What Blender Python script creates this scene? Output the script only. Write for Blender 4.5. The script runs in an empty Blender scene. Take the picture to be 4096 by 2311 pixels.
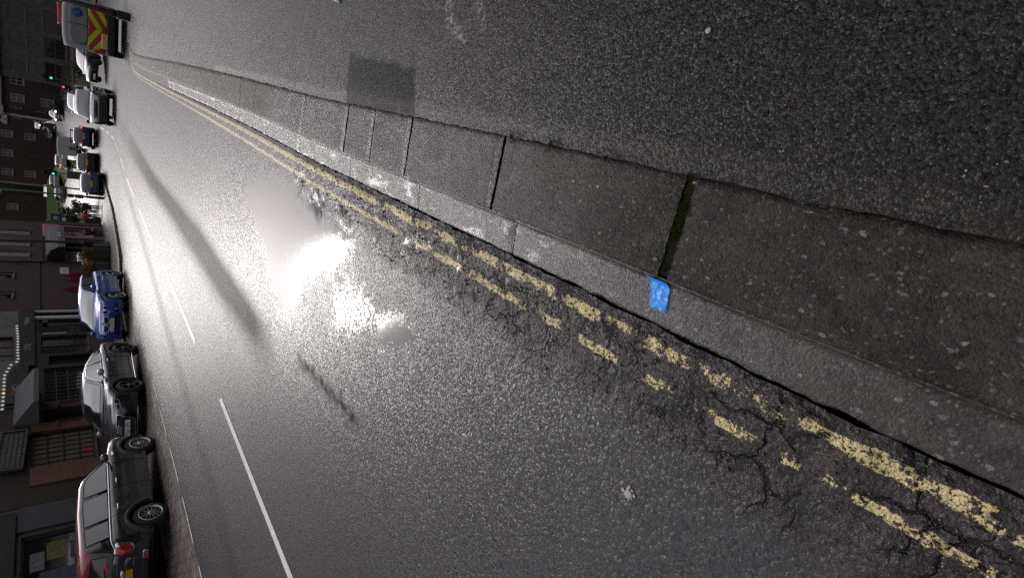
import bpy, bmesh, math, random
from mathutils import Vector, Matrix, noise
from mathutils.bvhtree import BVHTree
random.seed(7)
R = math.radians
sc = bpy.context.scene
COL = sc.collection

# ------------------------------------------------------------------ helpers
class MB:
    """collects verts / faces (with material slots and smooth flags) for ONE mesh"""
    def __init__(s): s.v = []; s.f = []; s.m = []; s.sm = []
    def add(s, vs, fs, mi=0, smooth=False):
        b = len(s.v); s.v += [tuple(p) for p in vs]
        for f in fs: s.f.append(tuple(b + i for i in f)); s.m.append(mi); s.sm.append(smooth)
        return s
    def box(s, x0, x1, y0, y1, z0, z1, mi=0, bev=0.0):
        if x1 < x0: x0, x1 = x1, x0
        if y1 < y0: y0, y1 = y1, y0
        if z1 < z0: z0, z1 = z1, z0
        b = min(bev, (x1-x0)*.45, (y1-y0)*.45, (z1-z0)*.45)
        if b <= 0:
            vs = [(x, y, z) for x in (x0, x1) for y in (y0, y1) for z in (z0, z1)]
            return s.add(vs, [(0,1,3,2),(4,6,7,5),(0,4,5,1),(2,3,7,6),(0,2,6,4),(1,5,7,3)], mi)
        rings = []
        for z, k in ((z0, b), (z0+b, 0), (z1-b, 0), (z1, b)):
            a0, a1, c0, c1 = x0+k, x1-k, y0+k, y1-k
            rings.append([(a0+b, c0, z), (a1-b, c0, z), (a1, c0+b, z), (a1, c1-b, z), (a1-b, c1, z), (a0+b, c1, z), (a0, c1-b, z), (a0, c0+b, z)])
        return s.loft(rings, mi, cap=True)
    def loft(s, rings, mi=0, cap=True, closed=True, smooth=False):
        n = len(rings[0]); vs = [p for r in rings for p in r]; fs = []
        for i in range(len(rings)-1):
            for j in range(n if closed else n-1):
                k = (j+1) % n
                fs.append((i*n+j, i*n+k, (i+1)*n+k, (i+1)*n+j))
        if cap:
            fs.append(tuple(range(n-1, -1, -1))); fs.append(tuple((len(rings)-1)*n + j for j in range(n)))
        return s.add(vs, fs, mi, smooth)
    def tube(s, pts, r, n=8, mi=0, smooth=True):
        pts = [Vector(p) for p in pts]
        rs = r if isinstance(r, (list, tuple)) else [r]*len(pts)
        rings = []; up = Vector((0, 0, 1))
        for i, p in enumerate(pts):
            d = (pts[min(i+1, len(pts)-1)] - pts[max(i-1, 0)]).normalized()
            a = d.cross(up)
            if a.length < 1e-3: a = Vector((1, 0, 0))
            a.normalize(); b = a.cross(d).normalized()
            rings.append([p + (a*math.cos(2*math.pi*k/n) + b*math.sin(2*math.pi*k/n))*rs[i] for k in range(n)])
        return s.loft(rings, mi, True, True, smooth)
    def lathe(s, prof, c=(0,0,0), axis='z', n=24, mi=0, smooth=True, cap=True):
        rings = []
        for r, h in prof:
            ring = []
            for k in range(n):
                a = 2*math.pi*k/n; u, w = r*math.cos(a), r*math.sin(a)
                p = (u, w, h) if axis == 'z' else ((u, h, w) if axis == 'y' else (h, u, w))
                ring.append((c[0]+p[0], c[1]+p[1], c[2]+p[2]))
            rings.append(ring)
        return s.loft(rings, mi, cap, True, smooth)
    def quad(s, a, b, c, d, mi=0): return s.add([a, b, c, d], [(0,1,2,3)], mi)
    def prism(s, poly, axis, a0, a1, mi=0):
        """extrude a polygon (list of 2D points) along an axis"""
        def P(u, w, h): return {'x': (h,u,w), 'y': (u,h,w), 'z': (u,w,h)}[axis]
        return s.loft([[P(u, w, a0) for u, w in poly], [P(u, w, a1) for u, w in poly]], mi)
    def xf(s, M):
        s.v = [tuple(M @ Vector(p)) for p in s.v]; return s
    def build(s, name, mats, parent=None, kind=None, fix=True):
        me = bpy.data.meshes.new(name)
        me.from_pydata(s.v, [], s.f)
        mats = mats if isinstance(mats, (list, tuple)) else [mats]
        for m in mats: me.materials.append(m)
        me.polygons.foreach_set('material_index', s.m)
        me.polygons.foreach_set('use_smooth', s.sm)
        if fix:
            bm = bmesh.new(); bm.from_mesh(me)
            bmesh.ops.recalc_face_normals(bm, faces=bm.faces); bm.to_mesh(me); bm.free()
        me.update()
        o = bpy.data.objects.new(name, me); COL.objects.link(o)
        if parent: o.parent = parent
        if kind: o['kind'] = kind
        return o

def tag(o, label, cat, group=None):
    o['label'] = label; o['category'] = cat
    if group: o['group'] = group
    return o
def thing(name, label, cat, loc=(0,0,0), rz=0, group=None):
    o = bpy.data.objects.new(name, None); COL.objects.link(o)
    o.location = loc; o.rotation_euler = (0, 0, rz); o.empty_display_size = .2
    return tag(o, label, cat, group)
def dup(root, loc, rz, label, scale=None):
    r = root.copy(); COL.objects.link(r); r.location = loc; r.rotation_euler = (0, 0, rz); r['label'] = label
    if scale: r.scale = (scale,)*3
    for ch in list(root.children):
        c = ch.copy(); COL.objects.link(c); c.parent = r
        for g in list(ch.children):
            d = g.copy(); COL.objects.link(d); d.parent = c
    return r
def lerp_tab(tab, x):
    if x <= tab[0][0]: return tab[0][1]
    for (a, b), (c, d) in zip(tab, tab[1:]):
        if x <= c: return b + (d-b)*(x-a)/(c-a)
    return tab[-1][1]
def smooth_tab(tab, x):
    if x <= tab[0][0]: return tab[0][1]
    for (a, b), (c, d) in zip(tab, tab[1:]):
        if x <= c:
            t = (x-a)/(c-a); t = t*t*(3-2*t); return b + (d-b)*t
    return tab[-1][1]
def sstep(a, b, x):
    t = min(1, max(0, (x-a)/(b-a))); return t*t*(3-2*t)
class text_mb:
    """lettering kept as a text object"""
    def __init__(s, txt, size, ext=.004, sx=1.0):
        cu = bpy.data.curves.new('lettering', 'FONT'); cu.body = txt; cu.size = size; cu.extrude = ext
        cu.align_x = 'CENTER'; cu.align_y = 'CENTER'; cu.resolution_u = 3
        s.cu = cu; s.M = Matrix.Diagonal((sx, 1, 1, 1))
    def xf(s, m): s.M = m @ s.M; return s
    def build(s, name, mat, parent):
        o = bpy.data.objects.new(name, s.cu); COL.objects.link(o); s.cu.materials.append(mat); o.parent = parent; o.matrix_local = s.M; return o

# ------------------------------------------------------------------ materials
class NT:
    def __init__(s, name):
        s.m = bpy.data.materials.new(name); s.m.use_nodes = True
        s.t = s.m.node_tree; s.t.nodes.clear()
        s.out = s.n('ShaderNodeOutputMaterial'); s.b = s.n('ShaderNodeBsdfPrincipled')
        s.t.links.new(s.b.outputs[0], s.out.inputs[0])
        s._pos = None
    def n(s, t, **k):
        x = s.t.nodes.new(t)
        for a, v in k.items(): setattr(x, a, v)
        return x
    def l(s, a, b): s.t.links.new(a, b)
    def put(s, sock, v):
        if isinstance(v, bpy.types.NodeSocket): s.l(v, sock)
        elif isinstance(v, (tuple, list)) and len(v) == 3 and sock.type == 'RGBA': sock.default_value = (*v, 1)
        else: sock.default_value = v
    def set(s, **k):
        for a, v in k.items(): s.put(s.b.inputs[{'base':'Base Color','rough':'Roughness','metal':'Metallic','ior':'IOR','spec':'Specular IOR Level','normal':'Normal','coat':'Coat Weight','coatr':'Coat Roughness','em':'Emission Color','ems':'Emission Strength','alpha':'Alpha'}[a]], v)
        return s
    def pos(s, obj=False):
        if obj: return s.n('ShaderNodeTexCoord').outputs['Object']
        if not s._pos: s._pos = s.n('ShaderNodeNewGeometry').outputs['Position']
        return s._pos
    def scale(s, v, k):
        x = s.n('ShaderNodeVectorMath', operation='MULTIPLY'); s.l(v, x.inputs[0]); x.inputs[1].default_value = k; return x.outputs[0]
    def noise(s, sc, det=4, rough=.55, vec=None, dist=0):
        x = s.n('ShaderNodeTexNoise'); s.l(vec or s.pos(), x.inputs['Vector'])
        x.inputs['Scale'].default_value = sc; x.inputs['Detail'].default_value = det; x.inputs['Roughness'].default_value = rough; x.inputs['Distortion'].default_value = dist
        return x.outputs['Fac']
    def vor(s, sc, feature='F1', vec=None, out='Distance', rnd=1):
        x = s.n('ShaderNodeTexVoronoi', feature=feature); s.l(vec or s.pos(), x.inputs['Vector']); x.inputs['Scale'].default_value = sc
        x.inputs['Randomness'].default_value = rnd
        return x.outputs[out]
    def math(s, op, a, b=None, c=None, clamp=False):
        x = s.n('ShaderNodeMath', operation=op, use_clamp=clamp)
        for i, v in enumerate((a, b, c)):
            if v is not None: s.put(x.inputs[i], v)
        return x.outputs[0]
    def ramp(s, v, a, b, c=0., d=1., smooth=True):
        x = s.n('ShaderNodeMapRange', interpolation_type='SMOOTHSTEP' if smooth else 'LINEAR')
        s.put(x.inputs[0], v)
        for i, k in enumerate((a, b, c, d)): s.put(x.inputs[i+1], k)
        return x.outputs[0]
    def mix(s, f, a, b):
        x = s.n('ShaderNodeMix', data_type='RGBA'); s.put(x.inputs[0], f); s.put(x.inputs[6], a); s.put(x.inputs[7], b); return x.outputs[2]
    def mixf(s, f, a, b):
        x = s.n('ShaderNodeMix', data_type='FLOAT'); s.put(x.inputs[0], f); s.put(x.inputs[2], a); s.put(x.inputs[3], b); return x.outputs[0]
    def bump(s, h, strength=1., dist=.01, normal=None):
        x = s.n('ShaderNodeBump'); s.put(x.inputs['Height'], h); s.put(x.inputs['Strength'], strength); x.inputs['Distance'].default_value = dist
        if normal is not None: s.l(normal, x.inputs['Normal'])
        return x.outputs[0]
    def facets(s, sc):
        '''angular chippings: every Voronoi cell is a randomly tilted facet; returns (height in cell units, colour separate node)'''
        x = s.n('ShaderNodeTexVoronoi'); s.l(s.pos(), x.inputs['Vector']); x.inputs['Scale'].default_value = sc
        ms = s.n('ShaderNodeVectorMath', operation='MULTIPLY'); s.l(s.pos(), ms.inputs[0]); ms.inputs[1].default_value = (sc, sc, sc)
        mp = s.n('ShaderNodeVectorMath', operation='MULTIPLY'); s.l(x.outputs['Position'], mp.inputs[0]); mp.inputs[1].default_value = (sc, sc, sc)
        d = s.n('ShaderNodeVectorMath', operation='SUBTRACT'); s.l(ms.outputs[0], d.inputs[0]); s.l(mp.outputs[0], d.inputs[1])
        c = s.n('ShaderNodeVectorMath', operation='SUBTRACT'); s.l(x.outputs['Color'], c.inputs[0]); c.inputs[1].default_value = (.5, .5, .5)
        q = s.n('ShaderNodeVectorMath', operation='DOT_PRODUCT'); s.l(d.outputs[0], q.inputs[0]); s.l(c.outputs[0], q.inputs[1])
        sep = s.n('ShaderNodeSeparateColor'); s.l(x.outputs['Color'], sep.inputs[0])
        h = s.math('ADD', q.outputs['Value'], s.math('MULTIPLY', x.outputs['Distance'], -.45))
        return s.math('ADD', h, s.math('MULTIPLY', sep.outputs[2], .35)), sep
    def attr(s, name):
        x = s.n('ShaderNodeAttribute', attribute_name=name); return x.outputs['Fac']
    def rnd(s): return s.n('ShaderNodeObjectInfo').outputs['Random']

def plain(name, c, rough=.5, metal=0., var=.12, sc=6., coat=0., spec=None, bump=0., bsc=80.):
    """a base colour with a little procedural unevenness"""
    k = NT(name); f = k.noise(sc, 4, .6, k.pos(True))
    k.set(base=k.mix(k.ramp(f, .3, .7, 0, 1), tuple(x*(1-var) for x in c), tuple(min(1, x*(1+var)) for x in c)), rough=k.ramp(k.noise(sc*2.3, 3, .6, k.pos(True)), .3, .7, max(.02, rough*.85), min(1, rough*1.15)), metal=metal)
    if coat: k.set(coat=coat, coatr=.03)
    if spec is not None: k.set(spec=spec)
    if bump: k.set(normal=k.bump(k.noise(bsc, 3, .6, k.pos(True)), bump, .01))
    return k.m
def emit(name, c, strength):
    k = NT(name); k.set(base=tuple(x*.3 for x in c), em=c, ems=strength, rough=.3); return k.m
def paint(name, c, metal=0., rough=.25):
    k = NT(name); p = k.pos(True)
    drops = k.ramp(k.vor(55, vec=p), .10, .22, 1, 0)
    grime = k.ramp(k.noise(5, 5, .65, p), .45, .75)
    k.set(base=k.mix(k.math('MULTIPLY', grime, .25), c, (.026, .024, .022)), metal=metal, rough=k.mixf(grime, rough, rough+.12), coat=1., coatr=.04, normal=k.bump(drops, .12, .004))
    return k.m
def brick(name, c1, c2, mortar, bw=.225, bh=.075, rough=.8):
    k = NT(name); p = k.pos()
    sep = k.n('ShaderNodeSeparateXYZ'); k.l(p, sep.inputs[0])
    cmb = k.n('ShaderNodeCombineXYZ'); k.l(k.math('ADD', sep.outputs[0], sep.outputs[1]), cmb.inputs[0]); k.l(sep.outputs[2], cmb.inputs[1])
    b = k.n('ShaderNodeTexBrick'); k.l(cmb.outputs[0], b.inputs['Vector'])
    b.inputs['Scale'].default_value = 1; b.inputs['Brick Width'].default_value = bw; b.inputs['Row Height'].default_value = bh
    b.inputs['Mortar Size'].default_value = .007; b.inputs['Bias'].default_value = 0
    k.put(b.inputs['Color1'], c1); k.put(b.inputs['Color2'], c2); k.put(b.inputs['Mortar'], mortar)
    st = k.ramp(k.noise(.6, 5, .65), .35, .7)
    k.set(base=k.mix(k.math('MULTIPLY', st, .55), b.outputs['Color'], tuple(x*.45 for x in c1)), rough=rough,
          normal=k.bump(k.math('SUBTRACT', k.math('MULTIPLY', k.noise(60, 3), .3), b.outputs['Fac']), .5, .006))
    return k.m

def glass(name, c=(.012, .016, .018), rough=.03):
    k = NT(name); k.set(base=c, rough=k.ramp(k.noise(4, 3, .6, k.pos(True)), .3, .7, rough, rough+.06), spec=1.0, coat=1., coatr=.02); return k.m
M = {}
M['glass'] = glass('window_glass')
M['shopglass'] = glass('shop_glass', (.008, .01, .012), .05)
M['tyre'] = plain('tyre_rubber', (.018, .018, .019), .75, bump=.3, bsc=120)
M['rim_dark'] = plain('dark_alloy', (.10, .10, .11), .35, .8)
M['rim_light'] = plain('silver_alloy', (.45, .46, .48), .3, .9)
M['trim'] = plain('black_plastic', (.015, .015, .016), .5)
M['chrome'] = plain('chrome_trim', (.75, .76, .78), .12, 1., var=.03)
M['dark'] = plain('dark_void', (.008, .008, .008), .9)
M['plate_w'] = plain('white_plate', (.78, .78, .76), .35, var=.05)
M['plate_y'] = plain('yellow_plate', (.72, .45, .03), .35, var=.06)
M['ink'] = plain('plate_ink', (.012, .012, .012), .5)
M['lamp_clear'] = plain('headlamp_glass', (.35, .38, .42), .08, .5, coat=1)
M['lamp_red'] = plain('tail_lamp_lens', (.38, .006, .012), .12, coat=1, var=.25, sc=25)
M['lit_red'] = emit('lit_brake_lamp', (1., .05, .05), 2.2)
M['lit_white'] = emit('lit_headlamp', (1., .97, .9), 5.)
M['lit_amber'] = emit('lit_indicator', (1., .45, .05), 5.)
M['lit_green'] = emit('lit_green_signal', (.05, 1., .55), 1.3)
M['pole'] = plain('black_pole_paint', (.012, .012, .013), .4)
M['white_wood'] = plain('white_painted_wood', (.26, .26, .26), .5)
M['white_line'] = None

# ------------------------------------------------------------------ terrain and alignments
PROF = [(-60,0),(25,0),(38,-.15),(48,-.12),(57,.18),(66,.75),(72,1.2),(87,2.3),(100,3.2),(121,4.7),(143,6.8),(175,8.5),(260,11),(600,16)]
PROL = [(-60,0),(25,0),(45,-.15),(66,-.2),(72,.15),(80,1.2),(87,2.2),(100,3.2),(121,4.7),(143,6.8),(175,8.5),(260,11),(600,16)]
def zg(x, y):
    t = sstep(-8.2, -11.5, x) if x < -8.2 else 0
    t = min(1, max(0, (-8.2-x)/3.3)); t = t*t*(3-2*t)
    return lerp_tab(PROF, y)*(1-t) + lerp_tab(PROL, y)*t
KC = [(-6,-.43),(.5,-.422),(1.2,-.405),(2,-.392),(4,-.365),(6.2,-.295),(9,-.235),(13,-.165),(16,-.10),(20,0.),(22,.08),(23.5,.22),(24.4,.5)]
def kc(y): return lerp_tab(KC, y)          # foot of the kerb
def karr(y): return kc(y) + .168            # upper arris of the kerb
def kback(y): return kc(y) + lerp_tab([(0,.475),(6,.485),(12,.53),(22,.5)], y)
def xl(y): return lerp_tab([(-8,-6.9),(0,-6.93),(9,-6.99),(13,-7.2),(20,-7.5),(27,-7.75),(34,-7.85),(47,-8.3),(57,-8.6)], y)
KH = .062

def fbm(x, y, s, o=4):
    v = 0; a = 1; t = 0
    for i in range(o):
        v += a*noise.noise(Vector((x*s, y*s, 3.1*i))); t += a; a *= .55; s *= 2.03
    return v/t
def seg_d(p, a, b):
    ax, ay = a; bx, by = b; dx, dy = bx-ax, by-ay
    t = max(0, min(1, ((p[0]-ax)*dx + (p[1]-ay)*dy)/(dx*dx+dy*dy)))
    return math.hypot(p[0]-ax-t*dx, p[1]-ay-t*dy)
def poly_sd(p, poly):
    d = min(seg_d(p, poly[i], poly[(i+1) % len(poly)]) for i in range(len(poly)))
    ins = False
    for i in range(len(poly)):
        (x0, y0), (x1, y1) = poly[i], poly[(i+1) % len(poly)]
        if (y0 > p[1]) != (y1 > p[1]) and p[0] < (x1-x0)*(p[1]-y0)/(y1-y0)+x0: ins = not ins
    return d if ins else -d
PUD1 = [(-.80,6.2),(-1.02,6.3),(-1.42,5.3),(-1.86,4.6),(-1.75,4.3),(-1.25,4.0),(-1.02,3.35),(-.80,3.2),(-.66,3.5),(-.60,4.2),(-.58,4.9)]
PUD2 = [(-1.30,2.58),(-1.22,2.34),(-1.06,2.17),(-.97,2.33),(-1.03,2.56),(-1.14,2.72)]
PUD3 = [(-1.62,3.4),(-1.45,2.9),(-1.2,2.6),(-1.0,2.75),(-.95,3.1),(-1.1,3.5)]
def puddle(x, y):
    w = .10*fbm(x, y, 3.2, 4) + .05*fbm(x+9, y, 11, 3)
    a = sstep(-.22, .20, poly_sd((x, y), PUD1) + w*1.2)
    b = sstep(-.09, .10, poly_sd((x, y), PUD2) + w*.5)
    c = .56*sstep(-.16, .22, poly_sd((x, y), PUD3) + w*1.3)
    return max(a, b, c)
def track(x, y):
    """smooth polished wheel track and patches"""
    wob = .05*fbm(x*.4, y*.12, 1.5, 3)
    e0 = lerp_tab([(4.2,-2.36),(4.8,-2.10),(5.6,-2.05),(9,-2.02),(15,-2.24),(30,-2.1)], y)
    e1 = lerp_tab([(4.2,-2.42),(5,-2.52),(7.2,-2.68),(11.4,-2.70),(16,-2.85),(30,-3.0)], y)
    a = sstep(e1-.26, e1+.22, x+wob)*sstep(e0+.18, e0-.14, x+wob)*sstep(4.0, 5.4, y)*(1-.6*sstep(14, 34, y))
    c = lerp_tab([(4,-5.55),(6.5,-5.27),(10,-5.1),(15.6,-4.75),(28,-4.35)], y)
    b = sstep(.42, .05, abs(x-c+wob))*(.30+.35*sstep(4, 14, y))*sstep(3, 5, y)*(1-.6*sstep(20, 32, y))
    return max(a, b)
DK = [(-1.92,3.85),(-1.98,4.0),(-2.05,3.9),(-2.0,3.3),(-1.95,2.75),(-1.86,2.6),(-1.83,2.8),(-1.86,3.3)]

# ------------------------------------------------------------------ ground materials
def road_mat():
    k = NT('wet_asphalt'); P = k.pos()
    pud, crum, trk = k.attr('puddle'), k.attr('crumble'), k.attr('track')
    fh, sv = k.facets(74); fh2, sv2 = k.facets(170)
    big = k.noise(1.3, 5, .6); mid = k.noise(16, 5, .65); fine = k.noise(330, 3, .6)
    h = k.math('ADD', k.math('MULTIPLY', fh, 1.0), k.math('MULTIPLY', fh2, .45))
    h = k.math('ADD', h, k.math('MULTIPLY', fine, .25))
    h = k.math('ADD', h, k.math('MULTIPLY', k.noise(34, 4, .65), k.mixf(crum, .55, 3.6)))
    h = k.math('ADD', h, k.math('MULTIPLY', mid, k.mixf(crum, .25, 4.2)))
    wv = k.n('ShaderNodeTexNoise'); k.l(P, wv.inputs['Vector']); wv.inputs['Scale'].default_value = 9; wv.inputs['Detail'].default_value = 5
    wa = k.n('ShaderNodeVectorMath', operation='MULTIPLY_ADD'); k.l(wv.outputs['Color'], wa.inputs[0]); wa.inputs[1].default_value = (.16, .16, 0); k.l(P, wa.inputs[2])
    crk = k.ramp(k.vor(6.5, 'DISTANCE_TO_EDGE', wa.outputs[0]), .0, .05, 1, 0)
    crk = k.math('MULTIPLY', k.math('MULTIPLY', crk, crum), k.ramp(k.noise(4, 3), .42, .58))
    h = k.math('ADD', h, k.math('MULTIPLY', crk, -2.2))
    # the water film drowns the low chippings first
    lev = k.math('ADD', pud, k.math('MULTIPLY', k.math('SUBTRACT', sv.outputs[2], .5), .55))
    lev = k.math('ADD', lev, k.math('MULTIPLY', k.math('SUBTRACT', mid, .5), .5))
    film = k.ramp(lev, .38, .72)
    st = k.math('SUBTRACT', 1.0, k.math('MULTIPLY', film, .985), clamp=True)
    st = k.math('MULTIPLY', st, k.ramp(big, .3, .7, .86, 1.0))
    syz = k.n('ShaderNodeSeparateXYZ'); k.l(P, syz.inputs[0])
    nrm = k.bump(h, k.math('MULTIPLY', st, k.ramp(syz.outputs[1], 1.2, 4.5, 1., .58)), .0037, k.bump(k.noise(14, 3, .5, k.scale(P, (1.7, .6, 1))), k.math('MULTIPLY', film, .018), .02))
    base = k.mix(sv.outputs[0], (.016, .0152, .016), (.046, .0435, .045))
    base = k.mix(k.ramp(sv2.outputs[1], .94, .97), base, (.07, .066, .062))
    base = k.mix(k.ramp(big, .35, .7, 0, .5), base, (.028, .026, .0275))
    grit = k.ramp(k.noise(6, 5, .7), .36, .60)
    base = k.mix(k.math('MULTIPLY', crum, grit), base, k.mix(sv.outputs[1], (.026, .018, .015), (.052, .038, .033)))
    base = k.mix(k.math('MULTIPLY', crum, k.ramp(k.noise(11, 6, .75, dist=1.2), .47, .40)), base, (.006, .005, .005))
    base = k.mix(crk, base, (.003, .0028, .0028))
    base = k.mix(k.math('MULTIPLY', film, .8), base, (.012, .0115, .012))
    base = k.mix(k.math('MULTIPLY', trk, .7), base, (.010, .0095, .0095))
    px = k.attr('yline')
    wear = k.math('ADD', k.math('MULTIPLY', k.noise(6.5, 5, .72), 1.9), k.math('MULTIPLY', k.noise(70, 4, .75), .6))
    wear = k.math('SUBTRACT', wear, k.attr('wear'))
    ym = k.math('MULTIPLY', k.ramp(k.math('ADD', px, k.math('MULTIPLY', k.math('SUBTRACT', k.noise(45, 4, .7), .5), .9)), .42, .52), k.ramp(wear, .30, .36))
    ym = k.math('MULTIPLY', ym, k.ramp(k.math('SUBTRACT', k.noise(150, 3, .7), k.math('MULTIPLY', sv.outputs[2], .08)), .36, .42))
    yc = k.mix(k.ramp(k.noise(25, 4, .7), .35, .7), (.76, .64, .31), (.60, .49, .21))
    base = k.mix(ym, base, yc)
    dk = k.attr('oil'); base = k.mix(k.math('MULTIPLY', dk, .8), base, (.004, .004, .004))
    sx = k.n('ShaderNodeSeparateXYZ'); k.l(P, sx.inputs[0])
    dry = k.math('MAXIMUM', k.ramp(sx.outputs[0], -1.6, -3.1), k.ramp(sx.outputs[1], 5.5, 11))
    rough = k.mixf(film, k.mixf(trk, k.mixf(dry, k.ramp(big, .3, .7, .21, .26), .36), .38), .10)
    rough = k.math('ADD', k.mixf(ym, rough, .30), k.math('MULTIPLY', dk, .30))
    spec = k.mixf(film, k.mixf(k.math('MAXIMUM', dk, k.math('MULTIPLY', trk, .97)), k.mixf(dry, .54, .29), .02), .26)
    k.set(base=base, rough=rough, spec=k.mixf(crum, spec, k.math('MULTIPLY', spec, .75)), normal=nrm)
    return k.m
def pavement_mat():
    k = NT('pavement_asphalt'); P = k.pos()
    patch = k.attr('patch')
    fh, sv = k.facets(125); fh2, sv2 = k.facets(270); mid = k.noise(14, 5, .65); big = k.noise(1.1, 5, .6)
    sep = k.n('ShaderNodeSeparateXYZ'); k.l(P, sep.inputs[0])
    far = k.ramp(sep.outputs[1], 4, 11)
    h = k.math('ADD', k.math('MULTIPLY', fh, .8), k.math('MULTIPLY', fh2, .4))
    h = k.math('ADD', k.math('ADD', h, k.math('MULTIPLY', k.noise(60, 5, .7), .5)), k.math('MULTIPLY', mid, .5))
    st = k.mixf(far, 1., .75)
    base = k.mix(sv.outputs[0], (.0055, .0048, .0047), (.017, .0150, .0145))
    base = k.mix(k.ramp(sv2.outputs[1], .985, .995), base, (.09, .085, .075))
    base = k.mix(k.math('MULTIPLY', k.ramp(sep.outputs[1], 1., 2.6), .5), base, (.034, .031, .031))  # near ground left darker, paler further on: light fall-off put into the colour
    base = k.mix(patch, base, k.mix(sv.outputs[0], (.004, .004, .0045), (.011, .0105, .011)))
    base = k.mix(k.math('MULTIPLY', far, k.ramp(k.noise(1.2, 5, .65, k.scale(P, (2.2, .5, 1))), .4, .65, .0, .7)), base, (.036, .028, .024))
    edge = k.attr('edge')
    base = k.mix(k.math('MULTIPLY', edge, k.ramp(k.noise(12, 5, .7), .42, .6)), base, (.022, .019, .011))
    white = k.attr('stain')
    base = k.mix(k.math('MULTIPLY', white, k.ramp(k.noise(45, 4, .7), .48, .60)), base, (.36, .34, .30))
    rough = k.ramp(k.noise(1.7, 5, .65, k.scale(P, (1.8, .8, 1))), .35, .7, .28, .40)
    rough = k.mixf(patch, rough, .45)
    near = k.ramp(sep.outputs[1], .4, 2.6)
    k.set(base=base, rough=rough, spec=k.mixf(patch, k.mixf(near, .30, .46), .16), normal=k.bump(h, st, .0034))
    return k.m
def kerb_mat(name, smooth=False):
    k = NT(name); P = k.pos(); rn = k.rnd()
    sep = k.n('ShaderNodeSeparateXYZ'); k.l(P, sep.inputs[0])
    mid = k.noise(30, 6, .72); big = k.noise(3.5, 6, .7); fh, sv = k.facets(150)
    st2 = k.n('ShaderNodeTexVoronoi'); dn = k.n('ShaderNodeTexNoise'); k.l(P, dn.inputs['Vector']); dn.inputs['Scale'].default_value = 55; dn.inputs['Detail'].default_value = 3
    dv = k.n('ShaderNodeVectorMath', operation='MULTIPLY_ADD'); k.l(dn.outputs['Color'], dv.inputs[0]); dv.inputs[1].default_value = (.018, .018, 0); k.l(P, dv.inputs[2])
    k.l(k.scale(dv.outputs[0], (1, .7, 1)), st2.inputs['Vector']); st2.inputs['Scale'].default_value = 48
    s2 = k.n('ShaderNodeSeparateColor'); k.l(st2.outputs['Color'], s2.inputs[0])
    c = k.mix(rn, (.042, .038, .032), (.070, .066, .061))
    pale = k.math('MULTIPLY', k.ramp(sep.outputs[1], .9, 2.0), k.ramp(sep.outputs[1], 4.3, 5.4, 1, 0 if not smooth else .8))  # brightness fall-off painted into the base colour: middle stretch paler than near stones
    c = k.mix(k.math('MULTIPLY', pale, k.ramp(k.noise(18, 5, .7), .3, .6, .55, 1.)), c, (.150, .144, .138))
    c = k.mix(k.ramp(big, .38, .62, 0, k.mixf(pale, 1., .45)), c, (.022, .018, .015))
    c = k.mix(k.math('MULTIPLY', k.ramp(k.noise(2.2, 5, .65), .48, .66), .6), c, (.050, .031, .024))
    c = k.mix(k.ramp(mid, .54, .66, 0, k.mixf(pale, .8, .5)), c, (.010, .009, .008))
    c = k.mix(k.ramp(k.noise(8, 5, .7), .50, .66, 0, .55), c, (.062, .058, .050))
    fmask = k.math('MULTIPLY', k.ramp(s2.outputs[0], .76, .80), k.ramp(k.math('ADD', st2.outputs['Distance'], k.math('MULTIPLY', k.noise(120, 3), .25)), .40, .34))
    c = k.mix(fmask, c, k.mix(s2.outputs[1], (.23, .21, .18), (.085, .092, .105)))
    c = k.mix(k.ramp(sv.outputs[1], .95, .97, 0, .8), c, (.16, .145, .12))
    moss = k.math('MULTIPLY', k.ramp(sep.outputs[1], 4.7, 7.5), k.ramp(big, .30, .6, .35, .9))
    c = k.mix(moss, c, (.088, .080, .042))
    h = k.math('ADD', k.math('MULTIPLY', fh, .55), k.math('MULTIPLY', mid, 1.3))
    h = k.math('ADD', h, k.math('MULTIPLY', k.noise(170, 4, .7), .6))
    h = k.math('ADD', h, k.math('MULTIPLY', fmask, .35))
    wet = k.math('MULTIPLY', k.ramp(sep.outputs[1], .6, 2.4), k.ramp(sep.outputs[1], 4.6, 5.6, 1, .0))
    if smooth: wet = k.ramp(sep.outputs[1], -.6, 1.4)
    pool = k.math('MULTIPLY', k.ramp(k.noise(4.5, 4, .6, k.scale(P, (2.5, 1, 1))), .52, .62), 1. if smooth else .35)
    k.set(base=c, rough=k.mixf(pool, k.mixf(wet, .45, .24), .14), spec=k.mixf(wet, .30, .95), normal=k.bump(h, k.mixf(pool, .95, .45), .0040 if smooth else .0085))
    return k.m
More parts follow.
